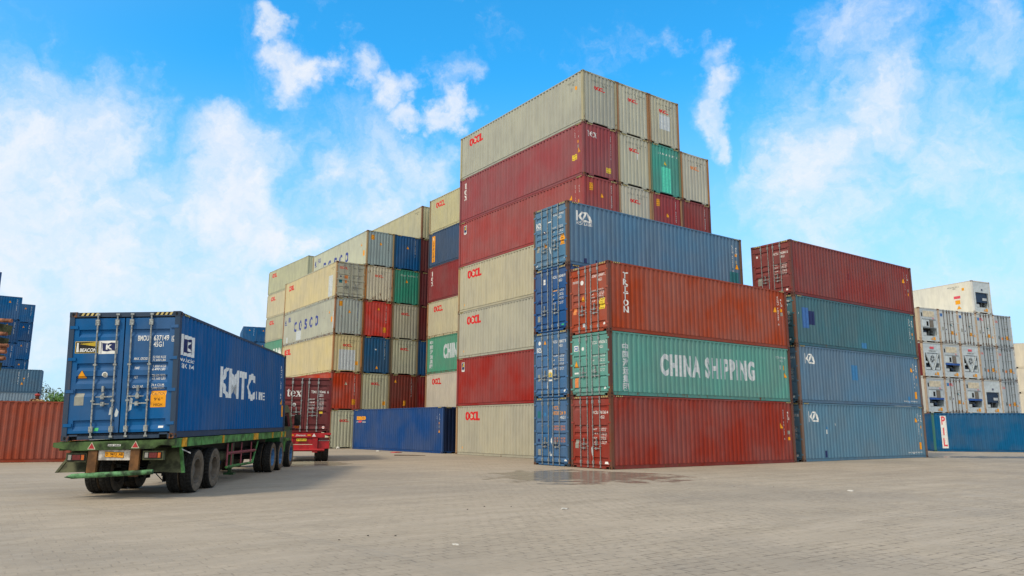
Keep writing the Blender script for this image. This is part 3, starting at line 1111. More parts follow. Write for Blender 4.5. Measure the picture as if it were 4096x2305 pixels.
# --- the tall tower, seven high
tower0 = [
    (CREAM2, 'cream container with red logo, bottom of the tall tower', .16, C(160, 128, 92)),
    (CRIM2, 'bright brick red container with small blue sign, second up in the tall tower', .06, CRIM2),
    (C(174, 171, 154), 'dented cream container with red logo, third up in the tall tower', .20, C(150, 132, 104)),
    (C(182, 175, 150), 'warm cream container with red logo, fourth up in the tall tower', .14, C(168, 140, 100)),
    (C(154, 74, 72), 'crimson container with small blue sign, fifth up in the tall tower', .08, C(146, 66, 66)),
    (C(146, 76, 80), 'maroon container with white three-letter logo, just under the top of the tall tower', .07, C(130, 70, 72)),
    (C(168, 169, 156), 'cream container with red logo at the highest corner, top of the tall tower', .12, C(172, 164, 130))]
tw = []
for k, (col, lab, ru, po) in enumerate(tower0):
    c = blank(PC, 0, k + 1, col, lab, rust=ru, post=po)
    tw.append(c)
    if k in (0, 2, 3, 6):
        mk = oocl_side(c)
        if k == 6:
            idnum(mk, 'OOCU 760717 3', '45G1', 10.95, 2.42, h=0.10, w=0.8)
            mk.rect('grey', 11.2, 1.95, 0.12, 0.2, 'sticker').rect('orange', 11.55, 1.95, 0.12, 0.2, 'caution_sign')
            mk.done()
            oocl_end(c, 'OOCU', '760717 3').done()
        else:
            mk.disc('orange', 0.75, 0.42, 0.07).done()
    elif k in (1, 4):
        mk = Marks(c, 'R')
        logo_f(mk, 0.62, 2.10, 0.26, 0.50)
        if k == 4:
            side_codes(mk, 'FFAU 260260 5', 11.42, 11.74, (11.0, 1.75), (11.66, 1.5), (11.66, 1.2), z=2.4)
            mk.done()
            plain_end(c, 'FFAU 260260 5', tz=1.85, caution=(0.34, 2.12)).done()
        else:
            mk.done()
    else:
        mk = Marks(c, 'R')
        logo_tex(mk, 0.58, 2.18, 0.40, vertical=True)
        side_codes(mk, 'TGHU 534424 8', 11.44, 11.72, (11.66, 1.30), (11.66, 1.85), (11.66, 1.58), z=2.5)
        mk.caution(11.26, 0.95, 0.36, 0.30, 'yellow', ('CAUTION', "9'6\" HIGH")).done()
        mk = Marks(c, 'F')
        logo_tex(mk, 0.28, 2.16, 0.34)
        mk.column('white', 'TGHU 534424 8', 1.90, 2.50, 0.085, 0.112, bold=0.01)
        mk.caution(1.56, 0.38, 0.34, 0.28, 'yellow', ('CAUTION', "9'6\" HIGH")).done()

c = blank(PC, 1, 7, C(184, 184, 166), 'cream container end with rusty left post, top row middle of the tall tower', rust=.16, post=C(158, 116, 80))
oocl_end(c, 'OOLU', '923030 0').done()
c = blank(PC, 2, 7, C(180, 178, 158), 'cream container end with faint logo and pale patch, top row right of the tower', rust=.17, post=C(160, 116, 74))
mk = oocl_end(c, 'OOLU', '895642 7')
mk.rect('palegrey', 0.80, 0.98, 0.86, 0.90, 'repaint_patch').done()
c = blank(PC, 1, 6, C(184, 182, 162), 'cream container end between the white-lettered maroon end and the green end of the tower', rust=.14, post=C(170, 142, 100))
mk = oocl_end(c, 'OOCU', '762767 4', 'red')
mk.poly('white', [(1.40, 1.98), (1.52, 1.98), (1.50, 1.62), (1.44, 1.60)], 'torn_sticker').done()
c = blank(PC, 2, 6, C(70, 150, 136), 'green container end with pale mint patch, high in the tall tower', rust=.07, post=C(110, 134, 104))
mk = Marks(c, 'F')
mk.text('white', 'CSLU', 0.60, 2.34, 0.11, 0.50, bold=0.01, spacing=1.4).text('white', '613175 3', 1.26, 2.34, 0.11, 0.90, bold=0.01, spacing=1.4)
mk.tri(1.06, 1.78, 0.22, 0.26, 'yellow')
MK['mint'] = mark_paint('mint', (86, 206, 178))
mk.rect('mint', 0.84, 0.15, 0.74, 1.48, 'repaint_patch').done()
c = blank(PC, 3, 6, C(184, 182, 166), 'cream container end with orange faded logo, outermost right of the tall tower', rust=.17, post=C(164, 118, 76))
oocl_end(c, 'OOLU', '944641 3', 'faded').done()
c = blank(PC, 1, 5, PALE, 'rust streaked pale container end just above the slate blue container roof', rust=.42, post=C(172, 132, 92))
oocl_end(c, 'OOLU', '839505 4').done()
c = blank(PC, 2, 5, C(146, 62, 66), 'crimson container end with square yellow sign under the green end', rust=.08, post=C(160, 120, 82))
plain_end(c, 'FSCU 813669 0', tz=1.62).done()
c = blank(PC, 3, 5, C(138, 64, 62), 'dull red container end, lower right of the tall tower under the outermost cream one', rust=.10, post=C(112, 66, 58))
plain_end(c, 'TCLU 953330 2', caution=None, tz=0.75, tx=1.3).done()
hidden(PC, [(q, r) for q in (1, 2, 3) for r in (4, 3, 2, 1)])

# --- the stack behind the tower
def stack_left(c, kind):
    pass


PE0 = (*vert(PE, 0, -L40), PE[2])
rear = [
    (CRIM2, HID, .2, CRIM2, 'h'),
    (C(196, 186, 170), 'whitish rust stained container with red logo, just above the long blue container on the ground', .34, C(168, 128, 92), 'o'),
    (C(80, 148, 122), 'green container with cut-off white lettering beside the tall tower', .34, C(140, 110, 72), 'c'),
    (C(190, 182, 152), 'pale rust streaked container with red logo, above the half hidden green one', .40, C(168, 118, 74), 'o'),
    (C(132, 58, 60), 'maroon container with white letters beside the tower, below the navy one', .08, C(120, 62, 62), 't'),
    (C(62, 82, 110), 'navy container with orange vertical sign beside the tall tower', .10, C(66, 78, 92), 'r'),
    (C(184, 178, 142), 'cream container with red logo, highest of the stack behind the tall tower', .18, C(150, 128, 96), 'o')]
for k, (col, lab, ru, po, kd) in enumerate(rear):
    c = blank(PE0, 0, k + 1, col, lab, rust=ru, post=po, group='hidden containers' if kd == 'h' else 'stacked shipping containers')
    mk = Marks(c, 'R')
    if kd == 'o':
        logo_four(mk, 1.08, 2.02, 1.45, 0.48)
    elif kd == 'c':
        mk.text('palegrey', 'CHINA SHIPPING', 2.75, 1.14, 1.00, 6.6, bold=0.045, spacing=1.25)
        z = 2.36
        for ch in '中国海运集团':
            mk.text('palegrey', ch, 0.62, z, 0.24, 0.42, bold=0.03)
            z -= 0.38
    elif kd == 't':
        logo_tex(mk, 0.58, 2.14, 0.42, vertical=True)
    elif kd == 'r':
        mk.rect('orange', 0.60, 0.42, 0.40, 2.18, 'sign')
        z = 2.28
        for ch in 'RAFFLES':
            mk.text('navy' if z < 2 else 'white', ch, 0.69, z, 0.21, 0.22, bold=0.03, part='sign', layer=1)
            z -= 0.30
    mk.done()

# --- left block
RED1, RED2 = C(176, 68, 46), C(196, 50, 34)
DBLUE = C(34, 92, 140)
c = blank(PD, 0, 1, C(190, 190, 166), 'cream container end with red logo standing on the ground behind the red truck', rust=.16, post=C(176, 138, 86))
oocl_end(c, 'OOLU', '817448 5').done()
c = blank(PD, 0, 2, RED1, 'orange red container end with yellow sign, right behind the maroon truck box', rust=.10, post=C(150, 64, 46))
plain_end(c, 'CAIU 869028 6', tri='cream', caution=(1.74, 0.42), tz=1.92, tx=1.08).done()
c = blank(PD, 0, 3, C(200, 186, 144), 'yellowish cream container with pale grey square on its end, left block', rust=.26, post=C(176, 122, 70))
oocl_side(c, x=0.85).done()
mk = oocl_end(c, 'OOLU', '880006 6')
mk.rect('palegrey', 0.50, 0.16, 1.36, 1.58, 'repaint_patch').rect('orange', 1.86, 0.58, 0.24, 0.30, 'caution_sign').done()
c = blank(PD, 0, 4, C(166, 174, 168), 'grey container with blue lettering and rusty end, left block below the one with doors', rust=.50, post=C(160, 110, 72), side=C(176, 178, 164))
mk = plain_end(c, 'CBHU 948990 4', tz=1.75, mat='blue', caution=(0.34, 2.24))
mk.done()
mk = Marks(c, 'R')
x = 2.95
for ch, zz in zip('COSCO', (0, 0, 0, 0, 0)):
    mk.text('blue', ch, x, 1.08, 0.78, 0.66, bold=0.045)
    x += 1.26
mk.text('blue', '中远', 1.35, 2.08, 0.34, 0.7, bold=0.02).poly('blue', [(.55, 2.0), (.9, 2.0), (.72, 2.45)], 'logo').rect('blue', 0.5, 1.86, 0.5, 0.07, 'logo')
mk.rect('palegrey', 3.55, 0.25, 1.25, 0.80, 'repaint_patch').rect('palegrey', 1.0, 0.25, 0.45, 0.48, 'repaint_patch').tri(11.0, 1.75, 0.25, 0.3).rect('orange', 11.5, 1.0, 0.26, 0.42, 'caution_sign').rect('palegrey', 11.86, 0.5, 0.28, 1.3, 'repaint_patch').done()
c = blank(PD, 0, 5, C(200, 188, 150), 'cream container with closed double doors facing out, top of the left block corner', rust=.30, post=C(176, 140, 96), doors=True, door_style=1)
for o in c.root.children:
    if o.name.startswith(('door', 'frame')):
        o.color = C(176, 176, 158)
mk = Marks(c, 'L')
logo_four(mk, 0.95, 2.02, 1.4, 0.46, 'red')
mk.rect('palegrey', 10.6, 0.2, 0.9, 1.7, 'repaint_patch')
idnum(mk, 'OOLU 864490 0', '45G1', 11.0, 2.42, w=0.8)
mk.done()
mk = Marks(c, 'D')
logo_four(mk, 0.26, 2.30, 0.70, 0.20, 'oldred')
mk.text('darkgrey', 'OOLU', 1.42, 2.40, 0.10, 0.26).text('darkgrey', '864490 0', 1.78, 2.40, 0.10, 0.44).text('darkgrey', '45G1', 1.82, 2.24, 0.10, 0.22)
for z in (1.72, 1.60, 1.30, 1.18):
    mk.text('darkgrey', 'MGW' if z > 1.7 else 'TARE' if z > 1.5 else 'NET' if z > 1.2 else 'CU.CAP', 1.40, z, 0.08, 0.2).rect('grey', 1.82, z, 0.24, 0.08, 'lettering')
mk.disc('navy', 0.38, 1.70, 0.07).caution(0.70, 1.56, 0.28, 0.26, 'faded', ('CAUTION', "9'6\"", 'HIGH')).rect('teal', 0.26, 1.18, 0.26, 0.26, 'sticker').rect('faded', 0.74, 1.16, 0.18, 0.26, 'data_plate').done()

c = blank(PD, 1, 2, C(184, 182, 154), 'cream container end with red logo above the long blue container, left block', rust=.08, post=C(150, 128, 92))
mk = oocl_end(c, 'OOCU', '727070 3')
mk.rect('orange', 1.84, 0.42, 0.24, 0.30, 'caution_sign').done()
c = blank(PD, 1, 3, C(36, 86, 126), 'dark blue container end with yellow triangle near its foot, left block', rust=.07, post=C(92, 84, 72))
mk = plain_end(c, 'TCKU 480960 6', caution=None, tz=0.36, tx=1.14)
mk.rect('white', 1.04, 1.86, 0.18, 0.09, 'sticker').done()
c = blank(PD, 1, 4, RED2, 'vivid red container end in the middle of the left block', rust=.06, post=C(150, 62, 44))
mk = plain_end(c, 'CAIU 909288 4', caution=(1.66, 0.42), tz=2.18)
mk.done()
c = blank(PD, 1, 5, C(198, 192, 170), 'badly rusted pale container end with faded red logo, left block', rust=.58, post=C(180, 126, 76))
oocl_end(c, 'OOLU', '533852 6', 'oldred').done()
c = blank(PD, 1, 6, C(146, 164, 166), 'light blue grey container with blue lettering, highest of the left block corner', rust=.24, post=C(164, 140, 100), side=C(184, 188, 172))
plain_end(c, 'CBHU 918240 5', mat='darkgrey', tz=1.78).done()
mk = Marks(c, 'R')
x = 2.6
for ch in 'COSCO':
    mk.text('blue', ch, x, 0.95, 0.80, 0.66, bold=0.045)
    x += 1.28
mk.text('blue', '中远', 1.3, 2.02, 0.34, 0.7, bold=0.02).poly('blue', [(.5, 1.9), (.85, 1.9), (.67, 2.35)], 'logo').rect('blue', 0.45, 1.76, 0.5, 0.07, 'logo')
mk.tri(11.0, 1.75, 0.25, 0.3).rect('orange', 11.4, 0.85, 0.28, 0.45, 'caution_sign').done()

c = blank(PD, 2, 2, C(122, 50, 38), 'dark brown red container end above the long blue container, left block', rust=.09, post=C(112, 56, 44))
plain_end(c, 'TCLU 475595 0', caution=(1.22, 0.42), tz=2.24, tx=0.36, cw=0.2).done()
c = blank(PD, 2, 3, C(178, 176, 152), 'clean cream container end right of the dark blue end, left block', rust=.08, post=C(140, 122, 92))
oocl_end(c, 'OOLU', '680685 5').done()
c = blank(PD, 2, 4, C(172, 168, 148), 'cream container end with red logo right of the vivid red one', rust=.07, post=C(140, 120, 92))
oocl_end(c, 'OOCU', '783096 2').done()
c = blank(PD, 2, 5, C(58, 138, 116), 'green container end with yellow triangle and white numbers, left block', rust=.06, post=C(100, 112, 84))
mk = Marks(c, 'F')
mk.text('white', 'CSLU', 0.66, 2.36, 0.11, 0.5, bold=0.01, spacing=1.4).text('white', '618738 7', 1.32, 2.36, 0.11, 0.9, bold=0.01, spacing=1.4).tri(1.1, 1.82, 0.22, 0.26).done()
c = blank(PD, 2, 6, C(10, 84, 138), 'saturated blue container end, top right of the left block', rust=.05, post=C(30, 78, 110))
plain_end(c, 'CSNU 709564 2', caution=None, tz=1.80, tx=1.1).done()
strip = [(2, C(140, 34, 30), 'deep red container end in the narrow gap, lowest above the long blue container'), (3, C(14, 80, 130), 'bright blue container end in the narrow gap beside the rear stack'),
         (4, C(104, 44, 42), 'dark red container end in the narrow gap, just above the blue one'), (5, C(106, 42, 44), 'dark red container end in the narrow gap, middle of three alike'),
         (6, C(108, 48, 48), 'dark red container end in the narrow gap, under the cream one'), (7, C(186, 180, 148), 'cream container with rust streaked end, highest of all the left block')]
for r, col, lab in strip:
    c = blank(PD, 3, r, col, lab, rust=.30 if r == 7 else .09, post=C(130, 88, 58) if r == 7 else mulc(col, .8), v0=0.0)
    if r == 7:
        mk = Marks(c, 'R')
        idnum(mk, 'OOLU 857734 0', '45G1', 10.9, 2.42, w=0.8)
        mk.done()
hidden(PD, [(1, 1), (2, 1), (3, 1)])

# --- far left block
PG_ = PG
gl = [(7, C(180, 182, 154), 'greyish cream container with red logo, top of the far left stack'), (6, C(194, 186, 158), 'cream container with red logo, second down in the far left stack'),
      (5, C(178, 176, 152), 'cream container with red logo, third down in the far left stack'), (4, C(94, 152, 128), 'green container with white lettering peeping over the truck box, far left stack')]
for r, col, lab in gl:
    c = blank(PG_, 0, r, col, lab, rust=.14, post=mulc(col, .8), detail=1)
    mk = Marks(c, 'R')
    if r > 4:
        logo_four(mk, 1.2, 2.0, 1.5, 0.5)
    else:
        mk.text('white', 'CHINA SHIPPING', 2.9, 0.95, 0.95, 6.4, bold=0.03, part='logo')
    mk.done()
hidden(PG_, [(0, 3), (0, 2), (0, 1)])

# --- long blue container lying across the corner
x, y = vert(PS, -L40 / 2, CW / 2)
c = container((x, y, 0), PS[2], C(32, 70, 126), 'long royal blue container with orange lettering standing alone on the ground', rust=.07, stripes='FR', post=C(50, 76, 122), group=None)
for o in c.root.children:
    if o.name.startswith('end_panel'):
        o.color = C(22, 38, 70)  # darker end walls: shade of the narrow gap put into their colour
mk = Marks(c, 'R')
mk.text('orange', 'seaco', 0.46, 2.16, 0.31, 1.42, bold=0.07, part='logo', spacing=0.95)
mk.text('white', 'an', 0.50, 1.94, 0.11, 0.2, bold=0.01, part='logo').poly('pinkred', [(.76, 1.94), (1.2, 1.94), (1.3, 2.08), (.8, 2.08)], 'logo').text('white', 'company', 1.32, 1.94, 0.10, 0.56, bold=0.01, part='logo')
side_codes(mk, 'SEGU 548850 8', 11.44, 11.74, (11.62, 1.28), (11.66, 1.80), (11.66, 1.56), z=2.45)
mk.done()


# ================================================================== far stacks
def far_end(pose, col, row, color, label, group, L=L40, tri=True):
    c = blank(pose, col, row, color, label, detail=0, rust=.05, group=group, L=L)
    if tri:
        mk = Marks(c, 'F')
        mk.column('white', 'CAIU 5562', 1.9, 2.45, 0.12, 0.16, bold=0.02).tri(1.05, 2.1, 0.26, 0.28).done()
    return c


FB = [C(20, 82, 132), C(26, 86, 138), C(18, 74, 122), C(30, 92, 142)]
PH = (-50.66, 141.05, .389)
for col in (0, 1):
    for r in (7, 6, 5):
        far_end(PH, col, r, FB[(col + r) % 4], ['far dark blue container showing its long side above the truck box', 'far dark blue container end with teal patch, right of the other one above the truck'][col] if r == 7 else 'dark blue far container half hidden by the truck box, under the uppermost ones', 'far blue containers', tri=(r > 5))

hidden(PH, [(q, r) for q in (0, 1) for r in (4, 3, 2, 1)])
PI1, PI2 = (-76.62, 115.17, .66), (-62.97, 91.15, .66)
for r in range(7, 2, -1):
    far_end(PI1, 0, r, FB[r % 4], '%s blue container of the narrower far left column' % {7: 'topmost', 6: 'second', 5: 'third', 4: 'fourth', 3: 'fifth'}[r], 'far blue containers at left')
for r in range(6, 2, -1):
    far_end(PI2, 0, r, FB[(r + 1) % 4], '%s blue container of the wider far left column' % {6: 'topmost', 5: 'second', 4: 'third', 3: 'fourth'}[r], 'far blue containers at left')
far_end(PI2, -1, 7, FB[1], 'dark blue container corner at the extreme left edge, above the log pile', 'far blue containers at left', tri=False)
hidden(PI1, [(0, 2), (0, 1)])
hidden(PI2, [(0, 2), (0, 1)] + [(-1, r) for r in range(6, 0, -1)])
PI3 = (-52.5, 84.5, .48)
for r, col, lab in ((3, C(74, 106, 132), 'slate blue container lengthwise behind the red one, upper of two'), (2, C(120, 142, 160), 'pale blue container strip just above the red container roof'), (1, C(90, 110, 130), HID)):
    x, y = vert(PI3, -L40 / 2, CW / 2)
    c = container((x, y, (r - 1) * ST), PI3[2], col, lab, H=ST, detail=0, rust=.08, group='hidden containers' if r == 1 else 'stacked shipping containers')
    if r == 3:
        mk = Marks(c, 'R')
        side_codes(mk, 'KCSU 88120 2', 10.0, 10.9, (10.3, 0.9), (10.5, 1.5), (10.5, 1.25), z=2.2)
        mk.rect('steelblue', 0.0 + 7.0, 0.2, 0.9, 0.9, 'repaint_patch').done()

# --- red container at the left edge
PJ = (-19.5, 35.25, .45)
x, y = vert(PJ, -L40 / 2, CW / 2)
container((x, y, 0), PJ[2], C(150, 72, 52), 'rust red container on the ground at the left edge behind the green truck', H=2.70, rust=.06, post=C(140, 70, 54), group=None)

# --- right edge: blue container with a white strip, cream boxes far behind
x, y = vert(PP, L40 / 2, CW / 2)
c = container((x, y, 0), PP[2], C(0, 90, 138), 'strong blue container with white vertical sign at the right edge', H=2.80, rust=.06, post=C(60, 110, 104), group=None)
mk = Marks(c, 'R')
mk.rect('white', 0.56, 0.24, 0.42, 2.36, 'sign').text('pinkred', 'P', 0.63, 1.98, 0.55, 0.27, bold=0.03, part='sign', layer=1).rect('pinkred', 0.70, 1.18, 0.08, 0.55, 'sign', 1).text('pinkred', 'L', 0.66, 0.40, 0.55, 0.26, bold=0.03, part='sign', layer=1).done()
PN = (58.9, 88.0, -.25)
for r in range(4, 0, -1):
    x, y = vert(PN, L40 / 2, CW / 2)
    container((x, y, (r - 1) * HC), PN[2], C(214, 204, 184) if r > 1 else C(200, 168, 130), '%s cream container at the far right edge behind the refrigerated stack' % {4: 'topmost', 3: 'second', 2: 'third', 1: 'lowest'}[r], detail=0, rust=.04, flatside=True, group='far cream containers')

# ================================================================== refrigerated stack
RW = flat('reefer_white', (196, 204, 206), 0.5, var=0.07, scale=3)
RG = flat('reefer_grey', (186, 192, 194), 0.5, var=0.08, scale=3)
RB = flat('reefer_beige', (214, 200, 172), 0.6, var=0.1, scale=3)
RN = flat('machine_navy', (24, 46, 74), 0.45, var=0.15, scale=5)
RBL = flat('blue_cover', (40, 84, 160), 0.5, var=0.12, scale=5)
MGREY = flat('machine_grey', (92, 96, 96), 0.5, 0.3, var=0.35, scale=9)


def fbox(b, L, s0, s1, z0, z1, d0, d1, mi=0):
    p = [fmap('F', L, s, z, dd) for z in (z0, z1) for s, dd in ((s0, d0), (s1, d0), (s1, d1), (s0, d1))]
    xs, ys, zs = zip(*p)
    b.box(min(xs), max(xs), min(ys), max(ys), min(zs), max(zs), mi)


def fslant(b, L, p0, p1, w, d0, d1, mi=0):
    (s0, z0), (s1, z1) = p0, p1
    n = Vector((-(z1 - z0), s1 - s0)).normalized() * w / 2
    q = [(s0 - n.x, z0 - n.y), (s0 + n.x, z0 + n.y), (s1 + n.x, z1 + n.y), (s1 - n.x, z1 - n.y)]
    b.hexa([fmap('F', L, s, z, d0) for s, z in q] + [fmap('F', L, s, z, d1) for s, z in q], mi)


def reefer_unit(c, kind, bluebar=False):
    L, H, root = c.L, c.H, c.root
    b = MB()
    if kind == 'V':
        z0, z1, s0, s1 = 0.62, 2.02, 0.30, 2.10
    elif kind == 'N':
        z0, z1, s0, s1 = 0.55, 1.86, 0.34, 2.06
    else:
        z0, z1, s0, s1 = 0.55, 1.22, 0.34, 2.06
    d = -0.03
    fbox(b, L, 0.13, CW - 0.13, z1, H - 0.08, -0.10, d, 1 if kind == 'A' else 0)
    fbox(b, L, 0.13, CW - 0.13, 0.135, z0, -0.10, d, 0)
    fbox(b, L, 0.13, s0, z0, z1, -0.10, d, 0)
    fbox(b, L, s1, CW - 0.13, z0, z1, -0.10, d, 0)
    fbox(b, L, s0, s1, z0, z1, -0.62, -0.60, 2)
    for (a0, a1, c0, c1) in ((s0 - 0.02, s0, z0, z1), (s1, s1 + 0.02, z0, z1), (s0, s1, z0 - 0.02, z0), (s0, s1, z1, z1 + 0.02)):
        fbox(b, L, a0, a1, c0, c1, -0.60, d + 0.012, 0)
    unit = link('refrigeration_unit', b.mesh('refrigeration_unit', [RW, RG, DARK]), root)
    if kind == 'A':
        b = MB()
        fbox(b, L, 0.52, 1.18, 2.14, 2.62, d, d + 0.012, 0)
        fbox(b, L, 1.22, 1.90, 2.14, 2.62, d, d + 0.012, 0)
        link('access_panel', b.mesh('access_panel', [RB]), unit)
        b = MB()
        fbox(b, L, 0.28, 0.42, 2.14, 2.46, d, d + 0.02, 0)
        fbox(b, L, 0.31, 0.39, 2.20, 2.40, d + 0.02, d + 0.023, 1)
        link('fresh_air_vent', b.mesh('fresh_air_vent', [MGREY, DARK]), unit)
        b = MB()
        fbox(b, L, 0.36, 1.14, 1.30, 1.88, d, d + 0.05, 0)
        fbox(b, L, 0.80, 1.04, 1.36, 1.74, d + 0.05, d + 0.055, 1)
        fbox(b, L, 1.26, 1.68, 1.26, 1.86, d, d + 0.04, 2)
        fbox(b, L, 1.74, 2.02, 1.28, 1.84, d, d + 0.02, 0)
        fbox(b, L, 0.34, 2.06, 1.905, 1.93, d, d + 0.03, 3)
        link('control_box', b.mesh('control_box', [RW, DARK, flat('grille', (120, 110, 98), 0.6), MGREY]), unit)
        if bluebar:
            b = MB()
            fbox(b, L, 0.32, 2.08, 1.10, 1.25, d, d + 0.06)
            link('cover_strip', b.mesh('cover_strip', [RBL]), unit)
    if kind == 'V':
        b = MB()
        for p0, p1 in (((0.44, 2.0), (1.16, 0.60)), ((1.96, 2.0), (1.24, 0.60))):
            fslant(b, L, p0, p1, 0.10, -0.10, d + 0.02)
        pts = [(0.56, 1.98), (1.20, 0.74), (1.84, 1.98)]
        b.poly([fmap('F', L, s, z, -0.05) for s, z in pts])
        fbox(b, L, 0.32, 0.60, 1.18, 1.34, -0.3, -0.06)
        fbox(b, L, 0.34, 0.9, 0.66, 0.84, -0.3, -0.06)
        fbox(b, L, 1.6, 2.06, 0.66, 0.84, -0.3, -0.06)
        fbox(b, L, 1.78, 2.06, 1.2, 1.6, -0.3, -0.08)
        link('v_frame', b.mesh('v_frame', [RW]), unit)
        b = MB()
        for k in range(20):
            a0, a1 = 2 * PI * k / 20, 2 * PI * (k + 1) / 20
            P = lambda r, a, dd: fmap('F', L, 1.20 + r * math.cos(a), 1.52 + r * math.sin(a), dd)
            b.poly([P(0.0, 0, -0.046), P(0.27, a0, -0.046), P(0.27, a1, -0.046)], 1 if k % 4 else 0)
            b.poly([P(0.27, a0, -0.046), P(0.31, a0, -0.02), P(0.31, a1, -0.02), P(0.27, a1, -0.046)], 0)
            b.poly([P(0.0, 0, -0.03), P(0.09, a0, -0.035), P(0.09, a1, -0.035)], 0)
        link('fan', b.mesh('fan', [RG, MGREY]), unit)
    b = MB()
    rr = random.Random(len(kind) * 7 + int(bluebar))
    for k in range(9):
        s = rr.uniform(s0 + 0.1, s1 - 0.35)
        z = rr.uniform(z0, z0 + 0.35)
        w, h = rr.uniform(0.12, 0.35), rr.uniform(0.12, 0.3)
        fbox(b, L, s, s + w, z, z + h, -0.58, rr.uniform(-0.35, -0.15), k % 2)
    for k in range(3):
        s = rr.uniform(s0 + 0.2, s1 - 0.2)
        b.tube(fmap('F', L, s, z0 + 0.05, -0.25), fmap('F', L, s + 0.1, z0 + 0.45, -0.25), 0.05, n=8, mi=0)
    if kind != 'V':
        fbox(b, L, s0 + 0.03, s0 + 0.45, z0 + 0.02, z0 + 0.26, -0.4, -0.06, 2)
    link('machinery', b.mesh('machinery', [MGREY, RN, RG]), unit)
    if kind == 'N':
        b = MB()
        pts = [(0.42, 1.0), (0.36, 1.6), (0.56, 1.84), (1.84, 1.84), (2.04, 1.6), (1.98, 1.0)]
        f0 = [fmap('F', L, s, z, -0.10) for s, z in pts]
        f1 = [fmap('F', L, s, z, -0.30) for s, z in pts]
        b.poly(f0)
        for k in range(6):
            b.poly([f0[k], f0[(k + 1) % 6], f1[(k + 1) % 6], f1[k]])
        fbox(b, L, 1.35, 1.9, 1.18, 1.40, -0.10, -0.07, 1)
        link('fan_housing', b.mesh('fan_housing', [RN, RG]), unit)
    mk = Marks(c, 'F')
    mk.tri(1.25, 0.22, 0.2, 0.2).rect('orange', 1.52, 0.20, 0.26, 0.26, 'caution_sign')
    if kind == 'V':
        mk.rect('pinkred', 0.92, 2.36, 0.5, 0.18, 'logo').text('darkgrey', 'THERMO UNIT', 0.75, 2.14, 0.08, 0.9, bold=0.02)
    elif kind == 'N':
        mk.disc('navy', 1.25, 2.12, 0.09)
    else:
        mk.text('pinkred', 'PIL', 1.62, 1.98, 0.09, 0.24, bold=0.03)
    mk.done()


WHT, GRW, TAN = C(194, 200, 200), C(168, 178, 184), C(206, 186, 150)
kd = {(2, 0): ('A', 1, 'cream refrigerated container with blue strip, lowest visible at the left of the white stack'),
      (2, 1): ('D', WHT, 'white doored refrigerated container between two machine ends, lowest visible row of the white stack'),
      (2, 2): ('A', 1, 'cream refrigerated container with blue strip, right of the white doors above the blue container'),
      (2, 3): ('N', 0, 'refrigerated container with dark navy machine box, lowest visible row of the white stack'),
      (2, 4): ('D', GRW, 'grey doored refrigerated container just above the strong blue container, right end'),
      (3, 0): ('V', 0, 'refrigerated container with V shaped frame and dark red side, left end of the white stack'),
      (3, 1): ('A', 1, 'cream refrigerated container with blue strip, between the two V framed ones'),
      (3, 2): ('V', 0, 'refrigerated container with V shaped frame and pale front, beside the grey doors'),
      (3, 3): ('D', GRW, 'grey doored refrigerated container right of the V framed one'),
      (3, 4): ('D', GRW, 'grey doored refrigerated container, middle row at the right end of the white stack'),
      (4, 0): ('A', 0, 'rusty sided refrigerated container with plain machinery opening, upper left of the white stack'),
      (4, 1): ('D', WHT, 'white doored refrigerated container with blue square, left of two alike under the topmost one'),
      (4, 2): ('D', WHT, 'white doored refrigerated container with blue square, right of two alike under the topmost one'),
      (4, 3): ('D', WHT, 'white doored refrigerated container directly below the machine end of the topmost one'),
      (4, 4): ('D', GRW, 'grey doored refrigerated container with free roof, upper right of the white stack'),
      (5, 3): ('N', 0, 'cream refrigerated container with dark round machine, alone on top of the white stack')}
